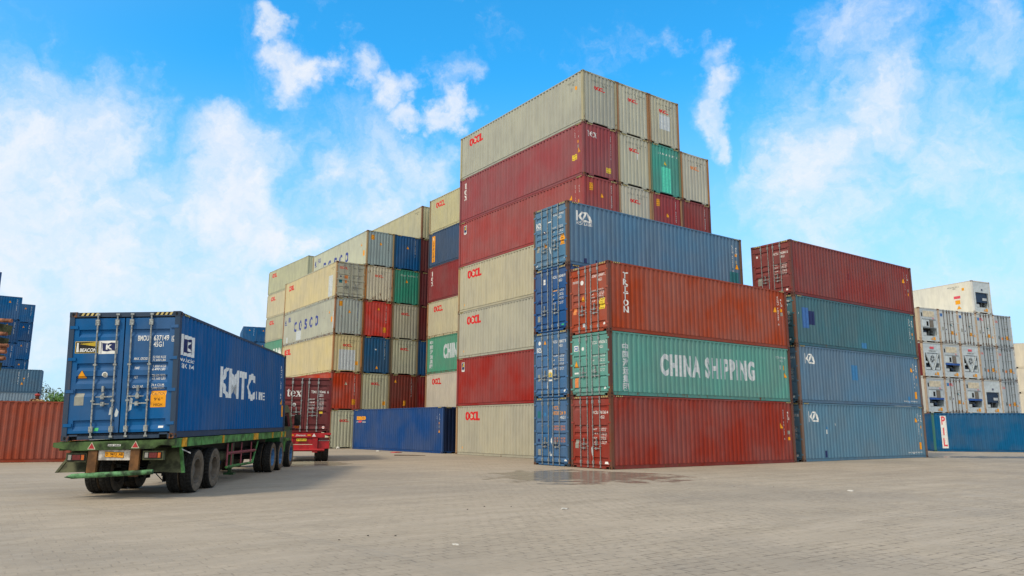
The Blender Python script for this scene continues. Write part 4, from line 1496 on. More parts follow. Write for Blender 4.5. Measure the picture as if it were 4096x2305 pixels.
for (r, col), (k, v, lab) in kd.items():
    u = col * CW + CW / 2
    x, y = vert(PK, u, L40 / 2)
    isd = k == 'D'
    colr = v if isd else (C(220, 214, 198) if r == 5 else C(202, 202, 194))
    sidec = C(112, 40, 44) if (r, col) == (3, 0) else (TAN if (r, col) == (4, 0) else None)
    c = container((x, y, (r - 1) * HC), PK[2] + (PI / 2 if isd else -PI / 2), colr, lab, rust=.34 if r < 5 else .08, detail=1, doors=isd, door_style=2, flatside=True,
                  end=isd, barmat=RUSTSTEEL if v == WHT else MGREY, name='refrigerated_container', group='refrigerated containers', side=sidec,
                  post=C(190, 164, 136) if r < 5 and col < 4 else C(204, 202, 196))
    if not isd:
        reefer_unit(c, k, bool(v))
        if r == 5:
            mk = Marks(c, 'R')
            mk.rect('pinkred', 10.4, 1.45, 0.6, 0.24, 'logo').rect('orange', 10.5, 0.95, 0.46, 0.36, 'caution_sign').tri(10.6, 0.52, 0.4, 0.3)
            idnum(mk, 'PCIU 601321 2', '45R1', 9.9, 2.45, h=0.12, w=1.1)
            mk.rect('orange', 11.2, 2.1, 0.22, 0.24, 'sticker').done()
    else:
        mk = Marks(c, 'D')
        if v == WHT:
            mk.rect('steelblue', 0.22, 2.28, 0.30, 0.26, 'sign') if r == 4 and col < 3 else mk.text('pinkred', 'PIL', 0.5, 2.26, 0.22, 0.5, bold=0.03).rect('skyblue', 0.2, 2.24, 0.28, 0.26, 'sign')
            mk.caution(1.46, 0.80, 0.28, 0.30).tri(1.98, 0.78, 0.2, 0.22).rect('grey', 0.34, 1.1, 0.2, 0.3, 'data_plate').disc('navy', 0.86, 1.2, 0.06)
            for z in (1.9, 1.75, 1.45):
                mk.rect('grey', 1.5, z, 0.3, 0.05, 'lettering')
            mk.rect('teal', 1.35, 1.55, 0.26, 0.12, 'sticker')
        else:
            mk.text('oldred', 'DAL', 0.20, 2.20, 0.18, 0.36, bold=0.03).caution(1.5, 0.72, 0.30, 0.34).tri(1.95, 0.68, 0.18, 0.2).rect('faded', 0.84, 0.70, 0.24, 0.22, 'sticker').rect('darkgrey', 0.45, 0.74, 0.12, 0.3, 'data_plate')
            for z in (2.3, 2.12, 1.7, 1.5):
                mk.rect('grey', 1.5, z, 0.42, 0.05, 'lettering')
        mk.done()
c = blank(PK, 0, 1, C(116, 40, 42), 'dark red container end in the gap left of the strong blue container', detail=1, rust=.1, group=None)
mk = Marks(c, 'R')
mk.column('white', 'GESU 51882', 11.6, 2.5, 0.1, 0.14).done()
hidden(PK, [(q, 1) for q in (1, 2, 3, 4)])


# ================================================================== green lorry with the dark blue box
TYRE = flat('tyre_rubber', (40, 39, 37), 0.85, var=0.25, scale=16)
TYRESIDE = flat('dusty_tyre_side', (112, 98, 82), 0.9, var=0.16, scale=6)
RIM = flat('dusty_rim', (104, 94, 82), 0.7, var=0.15, scale=8)
RIMBLUE = flat('blue_rim', (78, 122, 166), 0.6, var=0.18, scale=8)
TGREEN = flat('green_paint', (84, 138, 72), 0.6, var=0.30, scale=3.2)
DGREEN = flat('dark_green_paint', (36, 82, 44), 0.35, var=0.15, scale=3, spec=0.5)
OLIVE = flat('dirty_olive_paint', (82, 84, 60), 0.7, var=0.3, scale=4)
YEL = flat('yellow_paint', (224, 160, 34), 0.55, var=0.2, scale=7)
OCHRE = flat('brown_ochre_paint', (112, 76, 42), 0.6, var=0.2, scale=5)
CHASSIS = flat('chassis_black', (30, 30, 29), 0.7, var=0.3, scale=6)
PINKRED = flat('faded_red_paint', (150, 74, 80), 0.6, var=0.18, scale=6)
LRED = flat('tail_lamp_red', (110, 24, 20), 0.25, spec=0.6)
LORG = flat('tail_lamp_orange', (196, 96, 24), 0.25, spec=0.6)
LCLR = flat('tail_lamp_clear', (150, 148, 140), 0.25, spec=0.6)
GLASS = flat('dark_glass', (14, 20, 22), 0.08, var=0.05, spec=0.8)
PLATEW = flat('chipped_white_paint', (196, 188, 178), 0.6, var=0.25, scale=7)
RREFL = flat('reflector_red', (176, 34, 40), 0.35, spec=0.6)


def tyre_mesh(rad=0.525, w=0.29):
    def f():
        b = MB()
        n = 72
        def tread(r):
            return lambda i: r if (i % 2) else r - 0.016
        pr = [(0.30, -w * 0.36), (0.36, -w * 0.48), (0.44, -w * 0.5), (rad - 0.035, -w * 0.46), (tread(rad - 0.006), -w * 0.40), (tread(rad), -w * 0.16), (rad - 0.014, -w * 0.10),
              (rad - 0.014, w * 0.02 - 0.01), (lambda i: rad - 0.002, w * 0.04), (lambda i: rad - 0.002, w * 0.10), (rad - 0.014, w * 0.12), (tread(rad), w * 0.18), (tread(rad - 0.006), w * 0.40), (rad - 0.035, w * 0.46), (0.44, w * 0.5), (0.36, w * 0.48), (0.30, w * 0.36)]
        b.lathe(pr, n=n)
        me = b.mesh('tyre', [TYRE, TYRESIDE])
        k = 0
        for p in me.polygons:
            ring = k // n
            p.material_index = 1 if ring in (0, 1, 2, 13, 14, 15) else 0
            k += 1
        return me
    return cached(('tyre', rad, w), f)


def rim_mesh(m, w=0.29):
    def f():
        b = MB()
        b.lathe([(0.31, -w * 0.40), (0.285, -w * 0.42), (0.27, -w * 0.25), (0.255, w * 0.10), (0.15, w * 0.16), (0.14, -w * 0.1), (0.10, -w * 0.16), (0.0, -w * 0.17)], n=32)
        for k in range(8):
            a = 2 * PI * k / 8
            b.tube((0.19 * math.cos(a), w * 0.16, 0.19 * math.sin(a)), (0.19 * math.cos(a), w * 0.04, 0.19 * math.sin(a)), 0.016, n=6)
        b.lathe([(0.31, w * 0.42), (0.24, w * 0.3), (0.0, w * 0.3)], n=32)
        return b.mesh('wheel', [m])
    return cached(('rim', m.name), f)


def wheel(root, x, y, m, out=-1, rad=0.525):
    """out = -1: hub face towards -y"""
    o = link('wheel', rim_mesh(m), root, loc=(x, y, rad), rot=(0, random.uniform(0, 6), 0 if out < 0 else PI))
    o.rotation_euler = (0, random.uniform(0, 6), 0) if out < 0 else (0, random.uniform(0, 6), PI)
    link('tyre', tyre_mesh(rad), o)
    return o


lorry = empty('container_truck', 'green articulated truck with rusty bumper and yellow number plate carrying the dark blue box', 'truck', (*vert(PT, 0, CW / 2), 0), (0, 0, PT[2]))
ZB = 1.3288 - 0.0313 * CW / 2


def bz(x, y):     # top of the sagging load bed; x forward, y left from the centre line
    return ZB + 0.0077 * x - 0.0313 * y


def bed_box(b, x0, x1, y0, y1, t, h, mi=0):
    """box hung under the bed: top t below the bed plane, h high"""
    p = [(x0, y0), (x1, y0), (x1, y1), (x0, y1)]
    b.hexa([(x, y, bz(x, y) - t - h) for x, y in p] + [(x, y, bz(x, y) - t) for x, y in p], mi)


HW = CW / 2 + 0.03
b = MB()
for sgn in (-1, 1):
    y0, y1 = sorted((sgn * HW, sgn * (HW - 0.09)))
    bed_box(b, 0.06, 12.25, y0, y1, 0.012, 0.19)
    y0, y1 = sorted((sgn * (HW + 0.012), sgn * (HW - 0.09)))
    bed_box(b, 0.06, 12.25, y0, y1, 0.004, 0.02)
    for xx in (0.8, 1.9, 3.9, 6.2, 7.9, 9.0, 10.5, 11.6):
        y0, y1 = sorted((sgn * (HW + 0.01), sgn * (HW - 0.02)))
        bed_box(b, xx, xx + 0.06, y0, y1, 0.02, 0.185)
link('bed_rail', b.mesh('bed_rail', [TGREEN]), lorry)
b = MB()
for sgn in (-1, 1):
    bed_box(b, 0.1, 12.2, sgn * 0.45 - 0.07, sgn * 0.45 + 0.07, 0.02, 0.42)
for xx in np.arange(0.6, 12, 0.9):
    bed_box(b, xx, xx + 0.1, -HW + 0.1, HW - 0.1, 0.03, 0.14)
for xx in (1.84, 3.27):
    b.tube((xx, -0.95, 0.525), (xx, 0.95, 0.525), 0.075, n=10)
    for sgn in (-1, 1):
        b.box(xx - 0.45, xx + 0.45, sgn * 0.48 - 0.05, sgn * 0.48 + 0.05, 0.62, 0.70)
        b.box(xx - 0.12, xx + 0.12, sgn * 0.48 - 0.07, sgn * 0.48 + 0.07, 0.40, 0.66)
        for q in (-0.09, 0.0, 0.09):
            b.tube((xx + q, sgn * 0.45, 0.42), (xx + q, sgn * 0.45, 0.26), 0.018, n=6)
for xx in (10.45, 11.80):
    b.tube((xx, -0.95, 0.525), (xx, 0.95, 0.525), 0.08, n=10)
for sgn in (-1, 1):
    b.box(9.4, 15.4, sgn * 0.42 - 0.05, sgn * 0.42 + 0.05, 0.62, 0.86)
b.tube((2.6, -0.5, 0.75), (2.6, 0.5, 0.75), 0.14, n=12)
link('chassis', b.mesh('chassis', [CHASSIS]), lorry)
# rear cross beam, cut away at its lower corners
b = MB()
for x0, x1 in ((-0.10, 0.06),):
    prof = [(-HW - 0.02, -0.02), (-HW - 0.02, -0.16), (-HW + 0.30, -0.13), (-HW + 0.42, -0.21), (HW - 0.34, -0.21), (HW - 0.16, -0.17), (HW + 0.07, -0.12), (HW + 0.07, -0.02)]
    n = len(prof)
    A = [(x0, y, bz(0, y) + z) for y, z in prof]
    B_ = [(x1, y, bz(0, y) + z) for y, z in prof]
    b.poly(A)
    b.poly(B_[::-1])
    for k in range(n):
        b.poly([A[k], B_[k], B_[(k + 1) % n], A[(k + 1) % n]])
link('rear_beam', b.mesh('rear_beam', [flat('rusty_green_paint', (66, 88, 50), 0.7, var=0.45, scale=2.6)]), lorry)
for yc in (0.475, -0.425):
    b = MB()
    b.hexa([(-0.10, yc - 0.095, 0.50), (-0.02, yc - 0.095, 0.50), (-0.02, yc + 0.095, 0.50), (-0.10, yc + 0.095, 0.50),
            (-0.07, yc - 0.095, bz(0, yc) - 0.2), (0.03, yc - 0.095, bz(0, yc) - 0.2), (0.03, yc + 0.095, bz(0, yc) - 0.2), (-0.07, yc + 0.095, bz(0, yc) - 0.2)])
    link('bumper_post', b.mesh('bumper_post', [OCHRE]), lorry)
b = MB()
b.tube((-0.10, 0.86, 0.505), (-0.10, -0.85, 0.60), 0.056, n=14)
b.tube((-0.10, 0.86, 0.505), (-0.16, 0.98, 0.49), 0.05, 0.004, n=8)
link('bumper_bar', b.mesh('bumper_bar', [flat('scraped_green_paint', (88, 136, 92), 0.6, var=0.42, scale=5)]), lorry)
for sgn in (1, -1):
    b = MB()
    y0, y1 = sgn * 0.56, sgn * (HW + 0.03)
    t0, t1 = bz(0.1, y0) - 0.22, bz(0.1, y1) - 0.18
    b.hexa([(0.30, y0, 0.58), (0.33, y0, 0.58), (0.33, y1 + sgn * 0.10, 0.56), (0.30, y1 + sgn * 0.10, 0.56), (0.62, y0, t0), (0.66, y0, t0), (0.66, y1 - sgn * 0.10, t1), (0.62, y1 - sgn * 0.10, t1)])
    b.hexa([(0.28, y1 + sgn * 0.06, 0.56), (0.36, y1 + sgn * 0.06, 0.56), (0.36, y1 + sgn * 0.12, 0.56), (0.28, y1 + sgn * 0.12, 0.56), (0.60, y1 - sgn * 0.14, t1), (0.68, y1 - sgn * 0.14, t1), (0.68, y1 - sgn * 0.08, t1), (0.60, y1 - sgn * 0.08, t1)], 1)
    link('mudguard', b.mesh('mudguard', [OLIVE, OLIVE if sgn > 0 else TGREEN]), lorry)
    b = MB()
    c0 = 0.83 if sgn > 0 else -0.80
    zt = bz(0, c0) - 0.26
    b.box(-0.03, 0.10, c0 - 0.22, c0 + 0.22, zt - 0.20, zt, 0)
    box = link('lamp_box', b.mesh('lamp_box', [OLIVE]), lorry)
    b = MB()
    b.box(-0.045, -0.03, c0 - 0.19, c0 + 0.19, zt - 0.165, zt - 0.03, 0)
    b.box(-0.052, -0.045, c0 - 0.17, c0 - 0.11, zt - 0.15, zt - 0.04, 1)
    b.box(-0.052, -0.045, c0 - 0.09, c0 + 0.08, zt - 0.15, zt - 0.04, 2)
    b.box(-0.052, -0.045, c0 + 0.10, c0 + 0.17, zt - 0.15, zt - 0.04, 3)
    link('tail_lamp', b.mesh('tail_lamp', [CHASSIS, LORG, LRED, LCLR]), box)


def rear_sign(parent, name, x, shapes, cy, cz, extra=()):
    """flat signs on a plane facing backwards; shapes: (material name, points (s right, z up), layer)"""
    b = MB()
    mats = []
    for m, pts, ly in shapes:
        if m not in mats:
            mats.append(m)
        b.poly([(x - 0.003 - 0.003 * ly, cy - s, cz + z) for s, z in pts], mats.index(m))
    for m, t, s, z, h, w, bold, ly in extra:
        if m not in mats:
            mats.append(m)
        vs, fs, tw = text2d(t, bold)
        k, kx = h / CAP, w / tw
        base = len(b.v)
        b.v += [(x - 0.003 - 0.003 * ly, cy - (s + a * kx), cz + z + q * k) for a, q in vs]
        b.f += [tuple(base + i for i in f) for f in fs]
        b.m += [mats.index(m)] * len(fs)
    return link(name, b.mesh(name, [MK[m] if isinstance(m, str) else m for m in mats]), parent)


RCT = lambda x0, x1, z0, z1: [(x0, z0), (x1, z0), (x1, z1), (x0, z1)]
for yc in (0.50, -0.43):
    rear_sign(lorry, 'reflector_triangle', -0.10, [('cream', [(-.088, -.075), (.088, -.075), (0, .085)], 0), (RREFL, [(-.066, -.06), (.066, -.06), (0, .062)], 1)], yc, bz(0, yc) - 0.115)
rear_sign(lorry, 'warning_plate', -0.10, [('white', RCT(-.135, .135, -.022, .022), 0)], 0.02, bz(0, 0) - 0.115, [('black', 'JAGA JARAK', -.13, -.017, .034, .26, 0.02, 1)])
b = MB()
b.box(-0.045, -0.03, -0.33, 0.36, bz(0, 0) - 0.44, bz(0, 0) - 0.215)
pb = link('plate_holder', b.mesh('plate_holder', [PLATEW]), lorry)
rear_sign(pb, 'number_plate', -0.045, [('black', [(-.205, -.05), (.205, -.07), (.205, .06), (-.205, .075)], 0), ('orange', [(-.197, -.043), (.197, -.062), (.197, .052), (-.197, .067)], 1)], 0.02, bz(0, 0) - 0.325,
          [('black', 'D  9413  AB', -.18, -.014, .058, .36, 0.01, 2), ('black', '09 - 24', -.06, -.046, .022, .13, 0.0, 2)])
for xx, w in ((0.44, 0.30), (3.72, 0.14), (7.25, 0.56), (9.9, 0.14), (11.45, 0.14), (12.1, 0.14)):
    for sgn in (-1, 1):
        b = MB()
        y0, y1 = sorted((sgn * (HW + 0.02), sgn * (HW - 0.06)))
        bed_box(b, xx, xx + w, y0, y1, 0.0, 0.20)
        link('lashing_block', b.mesh('lashing_block', [YEL]), lorry)
b = MB()
for k, (y0, dz) in enumerate(((0.15, 0.10), (-0.2, 0.16), (-0.62, 0.13))):
    p = [Vector((0.35 + 0.25 * q, y0 + 0.05 * math.sin(q * 2 + k), 0.78 - dz * math.sin(PI * q / 6))) for q in range(7)]
    for u, v in zip(p, p[1:]):
        b.tube(u, v, 0.014, n=5)
b.tube((0.4, -0.66, 0.62), (0.9, -0.74, 0.34), 0.012, n=5)
b.tube((0.9, -0.74, 0.34), (1.3, -0.60, 0.55), 0.012, n=5)
link('air_hose', b.mesh('air_hose', [CHASSIS]), lorry)
b = MB()
b.tube((2.55, 0.95, 0.80), (2.55, 1.10, 0.80), 0.02, n=5)
b.box(4.2, 4.6, -0.3, 0.3, 0.55, 0.95)
b.tube((4.9, -0.55, 0.72), (6.4, -0.55, 0.72), 0.15, n=12)
link('air_tank', b.mesh('air_tank', [OLIVE]), lorry)
b = MB()
b.hexa([(0.40, -HW - 0.03, 1.07), (0.44, -HW - 0.03, 1.07), (0.44, -HW - 0.02, 1.09), (0.40, -HW - 0.02, 1.09), (0.62, -HW - 0.16, 0.97), (0.66, -HW - 0.14, 0.97), (0.66, -HW - 0.14, 1.0), (0.62, -HW - 0.16, 1.0)])
link('strap_end', b.mesh('strap_end', [PLATEW]), lorry)
# side guard
for sgn in (-1, 1):
    b = MB()
    Y = sgn * (HW - 0.12)
    b.tube((4.75, Y, 0.48), (4.75, Y, 1.12), 0.03, n=4)
    for xx in (5.2, 6.3, 7.5):
        b.tube((xx, Y, 0.48), (xx, Y, 1.12), 0.022, n=4, mi=0)
    b.tube((8.35, Y, 1.14), (7.75, Y, 0.48), 0.035, n=4, mi=1)
    b.tube((4.72, Y, 0.46), (7.8, Y, 0.46), 0.042, n=4, mi=1)
    b.tube((4.8, Y, 0.84), (8.05, Y, 0.84), 0.042, n=4, mi=0)
    link('side_guard', b.mesh('side_guard', [PINKRED, TGREEN]), lorry)
    b = MB()
    b.box(7.0, 7.16, sgn * 0.62 - 0.07, sgn * 0.62 + 0.07, 0.32, 1.1)
    b.box(7.03, 7.13, sgn * 0.62 - 0.05, sgn * 0.62 + 0.05, 0.18, 0.34)
    b.box(6.93, 7.23, sgn * 0.62 - 0.15, sgn * 0.62 + 0.15, 0.12, 0.18)
    link('landing_leg', b.mesh('landing_leg', [DGREEN]), lorry)
for xx in (1.84, 3.27):
    for sgn in (-1, 1):
        wheel(lorry, xx, sgn * 1.09, RIM, sgn)
        wheel(lorry, xx, sgn * 0.77, RIM, -sgn)
for xx in (10.45, 11.80):
    for sgn in (-1, 1):
        wheel(lorry, xx, sgn * 1.08, RIMBLUE, sgn)
        wheel(lorry, xx, sgn * 0.76, RIMBLUE, -sgn)
for sgn in (-1, 1):
    wheel(lorry, 14.3, sgn * 0.98, RIMBLUE, sgn)
# cab
b = MB()
sec = [(12.95, 0.95), (12.95, 2.30), (13.15, 2.46), (14.6, 2.48), (14.95, 2.36), (15.25, 1.75), (15.35, 0.62), (13.7, 0.62), (13.6, 0.95)]
CY = 1.06
for s0, s1, k in ((-CY, CY, 1),):
    A = [(x, s0 + (0.10 if z > 2.2 else 0), z) for x, z in sec]
    B_ = [(x, s1 - (0.10 if z > 2.2 else 0), z) for x, z in sec]
    b.poly(A)
    b.poly(B_[::-1])
    for q in range(len(sec)):
        b.poly([A[q], B_[q], B_[(q + 1) % len(sec)], A[(q + 1) % len(sec)]])
cab = link('cab', b.mesh('cab', [DGREEN]), lorry, loc=(0, 0.14, 0))
b = MB()
for s in (-1, 1):
    y = s * (CY + 0.006)
    pts = [(13.55, y, 1.62), (14.85, y, 1.62), (14.62, y - s * 0.05, 2.18), (13.6, y - s * 0.05, 2.18)]
    b.poly(pts if s < 0 else pts[::-1])
b.poly([(15.262, -0.9, 1.70), (15.262, 0.9, 1.70), (14.99, 0.85, 2.30), (14.99, -0.85, 2.30)])
b.poly([(12.944, -0.8, 1.7), (12.944, 0.8, 1.7), (12.944, 0.8, 2.2), (12.944, -0.8, 2.2)])
link('cab_window', b.mesh('cab_window', [GLASS]), cab)
for s in (-1, 1):
    b = MB()
    b.tube((14.9, s * CY, 2.2), (15.0, s * (CY + 0.24), 2.16), 0.018, n=6)
    b.tube((14.9, s * CY, 1.5), (15.0, s * (CY + 0.24), 1.56), 0.018, n=6)
    b.tube((15.0, s * (CY + 0.24), 2.2), (15.0, s * (CY + 0.24), 1.5), 0.018, n=6)
    b.box(14.95, 15.03, s * (CY + 0.25) - 0.12, s * (CY + 0.25) + 0.12, 1.66, 2.10)
    b.box(14.96, 15.02, s * (CY + 0.25) - 0.10, s * (CY + 0.25) + 0.10, 1.54, 1.64, 1)
    link('mirror', b.mesh('mirror', [CHASSIS, LORG]), cab)
    b = MB()
    b.hexa([(13.62, s * CY - 0.03, 0.62), (15.1, s * CY - 0.03, 0.62), (15.1, s * CY + 0.03, 0.62), (13.62, s * CY + 0.03, 0.62), (13.75, s * CY - 0.03, 1.15), (14.9, s * CY - 0.03, 1.15), (14.9, s * CY + 0.03, 1.15), (13.75, s * CY + 0.03, 1.15)])
    link('wheel_arch', b.mesh('wheel_arch', [TGREEN]), cab)

# the dark blue box on it
eul = (-0.0313, -0.0077, PT[2])
m_ = Matrix.Rotation(PT[2], 3, 'Z') @ Matrix.Rotation(eul[1], 3, 'Y') @ Matrix.Rotation(eul[0], 3, 'X')
o = Vector((PT[0], PT[1], 1.3288)) + m_ @ Vector((L40 / 2, CW / 2, 0.004))
NAVY = C(8, 88, 146)
box = container(tuple(o), 0, NAVY, 'dark blue container with white four-letter name on the green truck', rust=.06, doors=True, rot=eul, stripes='DR', post=C(52, 70, 92), group=None)
for ch in box.root.children:
    if ch.name.startswith('frame'):
        ch.color = C(52, 70, 92)
mk = Marks(box, 'D')
mk.rect('yellow', 0.16, 1.955, 0.50, 0.265, 'sign').rect('black', 0.17, 1.965, 0.48, 0.245, 'sign', 1)
for k in range(4):
    mk.poly('yellow', [(0.25, 2.165), (0.65, 2.10 + k * 0.028), (0.65, 2.118 + k * 0.028)], 'sign', 2)
mk.poly('white', [(.185, 1.98), (.245, 1.98), (.232, 2.15), (.198, 2.15)], 'sign', 2).rect('white', .195, 2.15, .04, .04, 'sign', 2)
mk.text('white', 'BEACON', 0.265, 1.985, 0.075, 0.36, bold=0.03, part='sign', layer=2, shear=0.1)
mk.rect('white', 0.665, 1.93, 0.42, 0.30, 'sign')
mk.poly('navy', [(.76, 2.0), (.86, 1.985), (.95, 2.01), (1.05, 1.995), (1.03, 2.18), (.94, 2.19), (.86, 2.165), (.74, 2.185)], 'sign', 1).rect('navy', .72, 1.94, .012, .26, 'sign', 1)
mk.text('white', 'K', 0.83, 2.035, 0.10, 0.14, bold=0.05, part='sign', layer=2)
mk.text('white', 'BMOU', 1.52, 2.22, 0.115, 0.24, bold=0.014).text('white', '637149', 1.87, 2.22, 0.115, 0.335, bold=0.014).text('white', '0', 2.285, 2.215, 0.115, 0.05, bold=0.014).text('white', '45G1', 1.87, 2.075, 0.115, 0.22, bold=0.014)
for q in ((2.265, 2.19, .09, .01), (2.265, 2.355, .09, .01), (2.265, 2.19, .01, .175), (2.345, 2.19, .01, .175)):
    mk.rect('white', *q, 'lettering')
for t, z, a, b_ in (('MAX. GROSS', 1.78, '32.500 KGS', '71.650 LBS'), ('TARE', 1.57, '3.850 KGS', '8.490 LBS'), ('NET', 1.36, '28.650 KGS', '63.160 LBS'), ('CU. CAP.', 1.145, '76.4 CU.M.', '2.698 CU.FT.')):
    mk.text('white', t, 1.46, z, 0.055, 0.029 * len(t), bold=0.01, shear=0.12).text('white', a, 1.865, z + 0.035, 0.05, 0.29, bold=0.008, shear=0.12).text('white', b_, 1.865, z - 0.035, 0.05, 0.29, bold=0.008, shear=0.12)
mk.caution(1.87, 0.70, 0.33, 0.37)
mk.tri(0.245, 1.39, 0.20, 0.17).disc('white', 0.84, 1.46, 0.062).disc('grey', 0.84, 1.46, 0.042, 'sticker', 1)
mk.rect('grey', 0.22, 0.78, 0.20, 0.27, 'data_plate').rect('green', 0.685, 0.20, 0.09, 0.075, 'sticker').rect('white', 2.06, 0.24, 0.11, 0.045, 'sticker')
for pts in ([(1.12, .5), (1.17, .52), (1.19, .62), (1.14, .7), (1.1, .56)], [(1.02, .26), (1.08, .3), (1.12, .24), (1.06, .2)], [(.98, .55), (1.06, .57), (1.08, .75), (1.0, .72)], [(1.40, .62), (1.46, .66), (1.48, .9), (1.42, .94)]):
    mk.poly('palegrey', pts, 'torn_sticker')
mk.done()
mk = Marks(box, 'R')
mk.rect('white', 0.20, 1.90, 0.93, 0.49, 'logo')
mk.poly('navy', [(.44, 1.99), (.66, 1.955), (.86, 2.0), (1.06, 1.97), (1.03, 2.30), (.84, 2.32), (.62, 2.28), (.40, 2.31)], 'logo', 1).rect('navy', 0.33, 1.92, 0.03, 0.44, 'logo', 1).disc('navy', 0.345, 2.36, 0.025, 'logo', 1)
mk.text('white', 'K', 0.60, 2.03, 0.20, 0.30, bold=0.05, part='logo', layer=2)
mk.text('white', 'www.kmtc.co.kr', 0.22, 1.76, 0.10, 0.94, bold=0.02).text('white', 'SINCE 1954', 0.26, 1.61, 0.10, 0.88, bold=0.03)
mk.text('white', 'KMTC', 3.40, 1.08, 0.74, 3.95, bold=0.045, spacing=1.16).text('white', 'LINE', 7.55, 1.09, 0.24, 1.20, bold=0.02, spacing=1.25)
mk.column('white', 'BMOU 637149', 11.42, 2.35, 0.09, 0.115).tri(11.42, 1.0, 0.24, 0.24).rect('orange', 11.5, 0.55, 0.30, 0.42, 'caution_sign')
mk.rect('white', 0.02, 0.22, 0.08, 0.08, 'sticker').done()

# ================================================================== red lorry with the short maroon box
a2 = .27
P2 = (-10.97, 35.74, a2)
Z2 = 1.33
x, y = vert(P2, CW / 2, L20 / 2)
MAR = C(108, 44, 46)
tb = container((x, y, Z2), a2 + PI / 2, MAR, 'short maroon container with white three-letter logo on the red trailer', L=L20, H=ST, rust=.05, doors=True, stripes='', post=mulc(MAR, .9), group=None)
mk = Marks(tb, 'D')
logo_tex(mk, 0.38, 1.68, 0.34)
mk.text('white', 'TEMU', 1.50, 1.85, 0.12, 0.24, bold=0.012).text('white', '193446', 1.84, 1.85, 0.12, 0.32, bold=0.012).text('white', '6', 2.24, 1.85, 0.12, 0.06, bold=0.012).text('white', '22G1', 1.84, 1.69, 0.12, 0.22, bold=0.012)
for t, z, a, b_ in (('MAX.WT.', 1.52, '30.480 KGS', '67.200 LBS'), ('TARE WT.', 1.38, '2.100 KGS', '4.630 LBS'), ('PAYLOAD', 1.24, '28.380 KGS', '62.570 LBS'), ('CU.CAP.', 1.10, '33.1 CU.M.', '1.170 CU.FT.')):
    mk.text('white', t, 1.40, z, 0.07, 0.29, bold=0.015).text('white', a, 1.83, z + 0.04, 0.045, 0.26, bold=0.01).text('white', b_, 1.83, z - 0.03, 0.045, 0.26, bold=0.01)
mk.rect('yellow', 1.90, 0.90, 0.16, 0.10, 'sticker').poly('black', [(1.91, .86), (2.05, .86), (1.98, .73)], 'sticker').disc('white', 0.74, 1.30, 0.085).disc('grey', 0.74, 1.30, 0.05, 'sticker', 1).disc('white', 2.12, 0.25, 0.06).rect('red', 2.07, 0.235, 0.1, 0.03, 'sticker', 1)
mk.done()
RED = flat('red_lorry_paint', (176, 28, 34), 0.4, var=0.14, scale=3, spec=0.5)
RED2_ = flat('dark_red_lorry_paint', (120, 22, 28), 0.5, var=0.16, scale=3)
lo2 = empty('trailer_truck', 'red trailer with white triangles and yellow plate under the short maroon container', 'truck', (*vert(P2, CW / 2, 0), 0), (0, 0, a2 + PI / 2))
b = MB()
b.hexa([(-0.12, -1.28, Z2 - 0.10), (0.05, -1.28, Z2 - 0.10), (0.05, 1.28, Z2 - 0.10), (-0.12, 1.28, Z2 - 0.10), (-0.12, -1.28, Z2 - 0.006), (0.05, -1.28, Z2 - 0.006), (0.05, 1.28, Z2 - 0.006), (-0.12, 1.28, Z2 - 0.006)])
b.box(-0.12, 0.05, -1.0, 1.0, Z2 - 0.22, Z2 - 0.10)
link('rear_beam', b.mesh('rear_beam', [RED]), lo2)
b = MB()
for s in (-1, 1):
    b.box(0.05, 6.2, s * 1.2 - 0.05, s * 1.2 + 0.05, Z2 - 0.16, Z2 - 0.006)
    b.box(0.05, 6.2, s * 0.45 - 0.06, s * 0.45 + 0.06, Z2 - 0.45, Z2 - 0.02, 1)
b.box(6.2, 6.4, -1.0, 1.0, 0.7, Z2 + 0.4, 0)
for xx in (0.75, 2.05):
    b.tube((xx, -0.95, 0.52), (xx, 0.95, 0.52), 0.07, n=8, mi=1)
link('bed_frame', b.mesh('bed_frame', [RED2_, CHASSIS]), lo2)
for s in (-1, 1):
    b = MB()
    yc = s * 0.56
    b.box(-0.14, -0.02, yc - 0.12, yc + 0.12, 0.42, Z2 - 0.26)
    link('bumper_post', b.mesh('bumper_post', [RED]), lo2)
    b = MB()
    y0, y1 = sorted((s * 0.72, s * 1.22))
    b.box(0.0, 0.03, y0, y1, 0.60, 0.95, 0)
    b.box(-0.006, 0.0, y0, y1, 0.955, 0.985, 1)
    b.box(0.0, 0.10, y0, y1, 0.99, Z2 - 0.22, 2)
    link('mudguard', b.mesh('mudguard', [RED, LCLR, RED2_]), lo2)
    b = MB()
    y0, y1 = sorted((s * 0.78, s * 1.14))
    b.box(-0.02, 0.0, y0, y1, Z2 - 0.32, Z2 - 0.24, 0)
    link('tail_lamp', b.mesh('tail_lamp', [LRED]), lo2)
b = MB()
b.box(-0.12, -0.04, -0.44, 0.44, 0.54, 0.78)
b.tube((-0.12, -1.0, 0.54), (-0.12, 1.0, 0.54), 0.06, n=10)
b.box(-0.06, -0.02, -0.44, 0.44, 0.80, Z2 - 0.26)
link('bumper_bar', b.mesh('bumper_bar', [RED]), lo2)
for yc in (0.72, -0.50):
    rear_sign(lo2, 'reflector_triangle', -0.12, [('white', [(-.09, -.07), (.09, -.07), (0, .08)], 0)], yc, Z2 - 0.11)
for yc in (0.50, -0.28):
    rear_sign(lo2, 'side_lamp', -0.12, [('orange', RCT(-.08, .08, -.025, .025), 0)], yc, Z2 - 0.11)
rear_sign(lo2, 'maker_sign', -0.12, [('white', RCT(-.26, .26, -.045, -.038), 0)], 0.10, Z2 - 0.11, [('white', 'Diamond', -.2, -.03, .06, .40, 0.02, 0)])
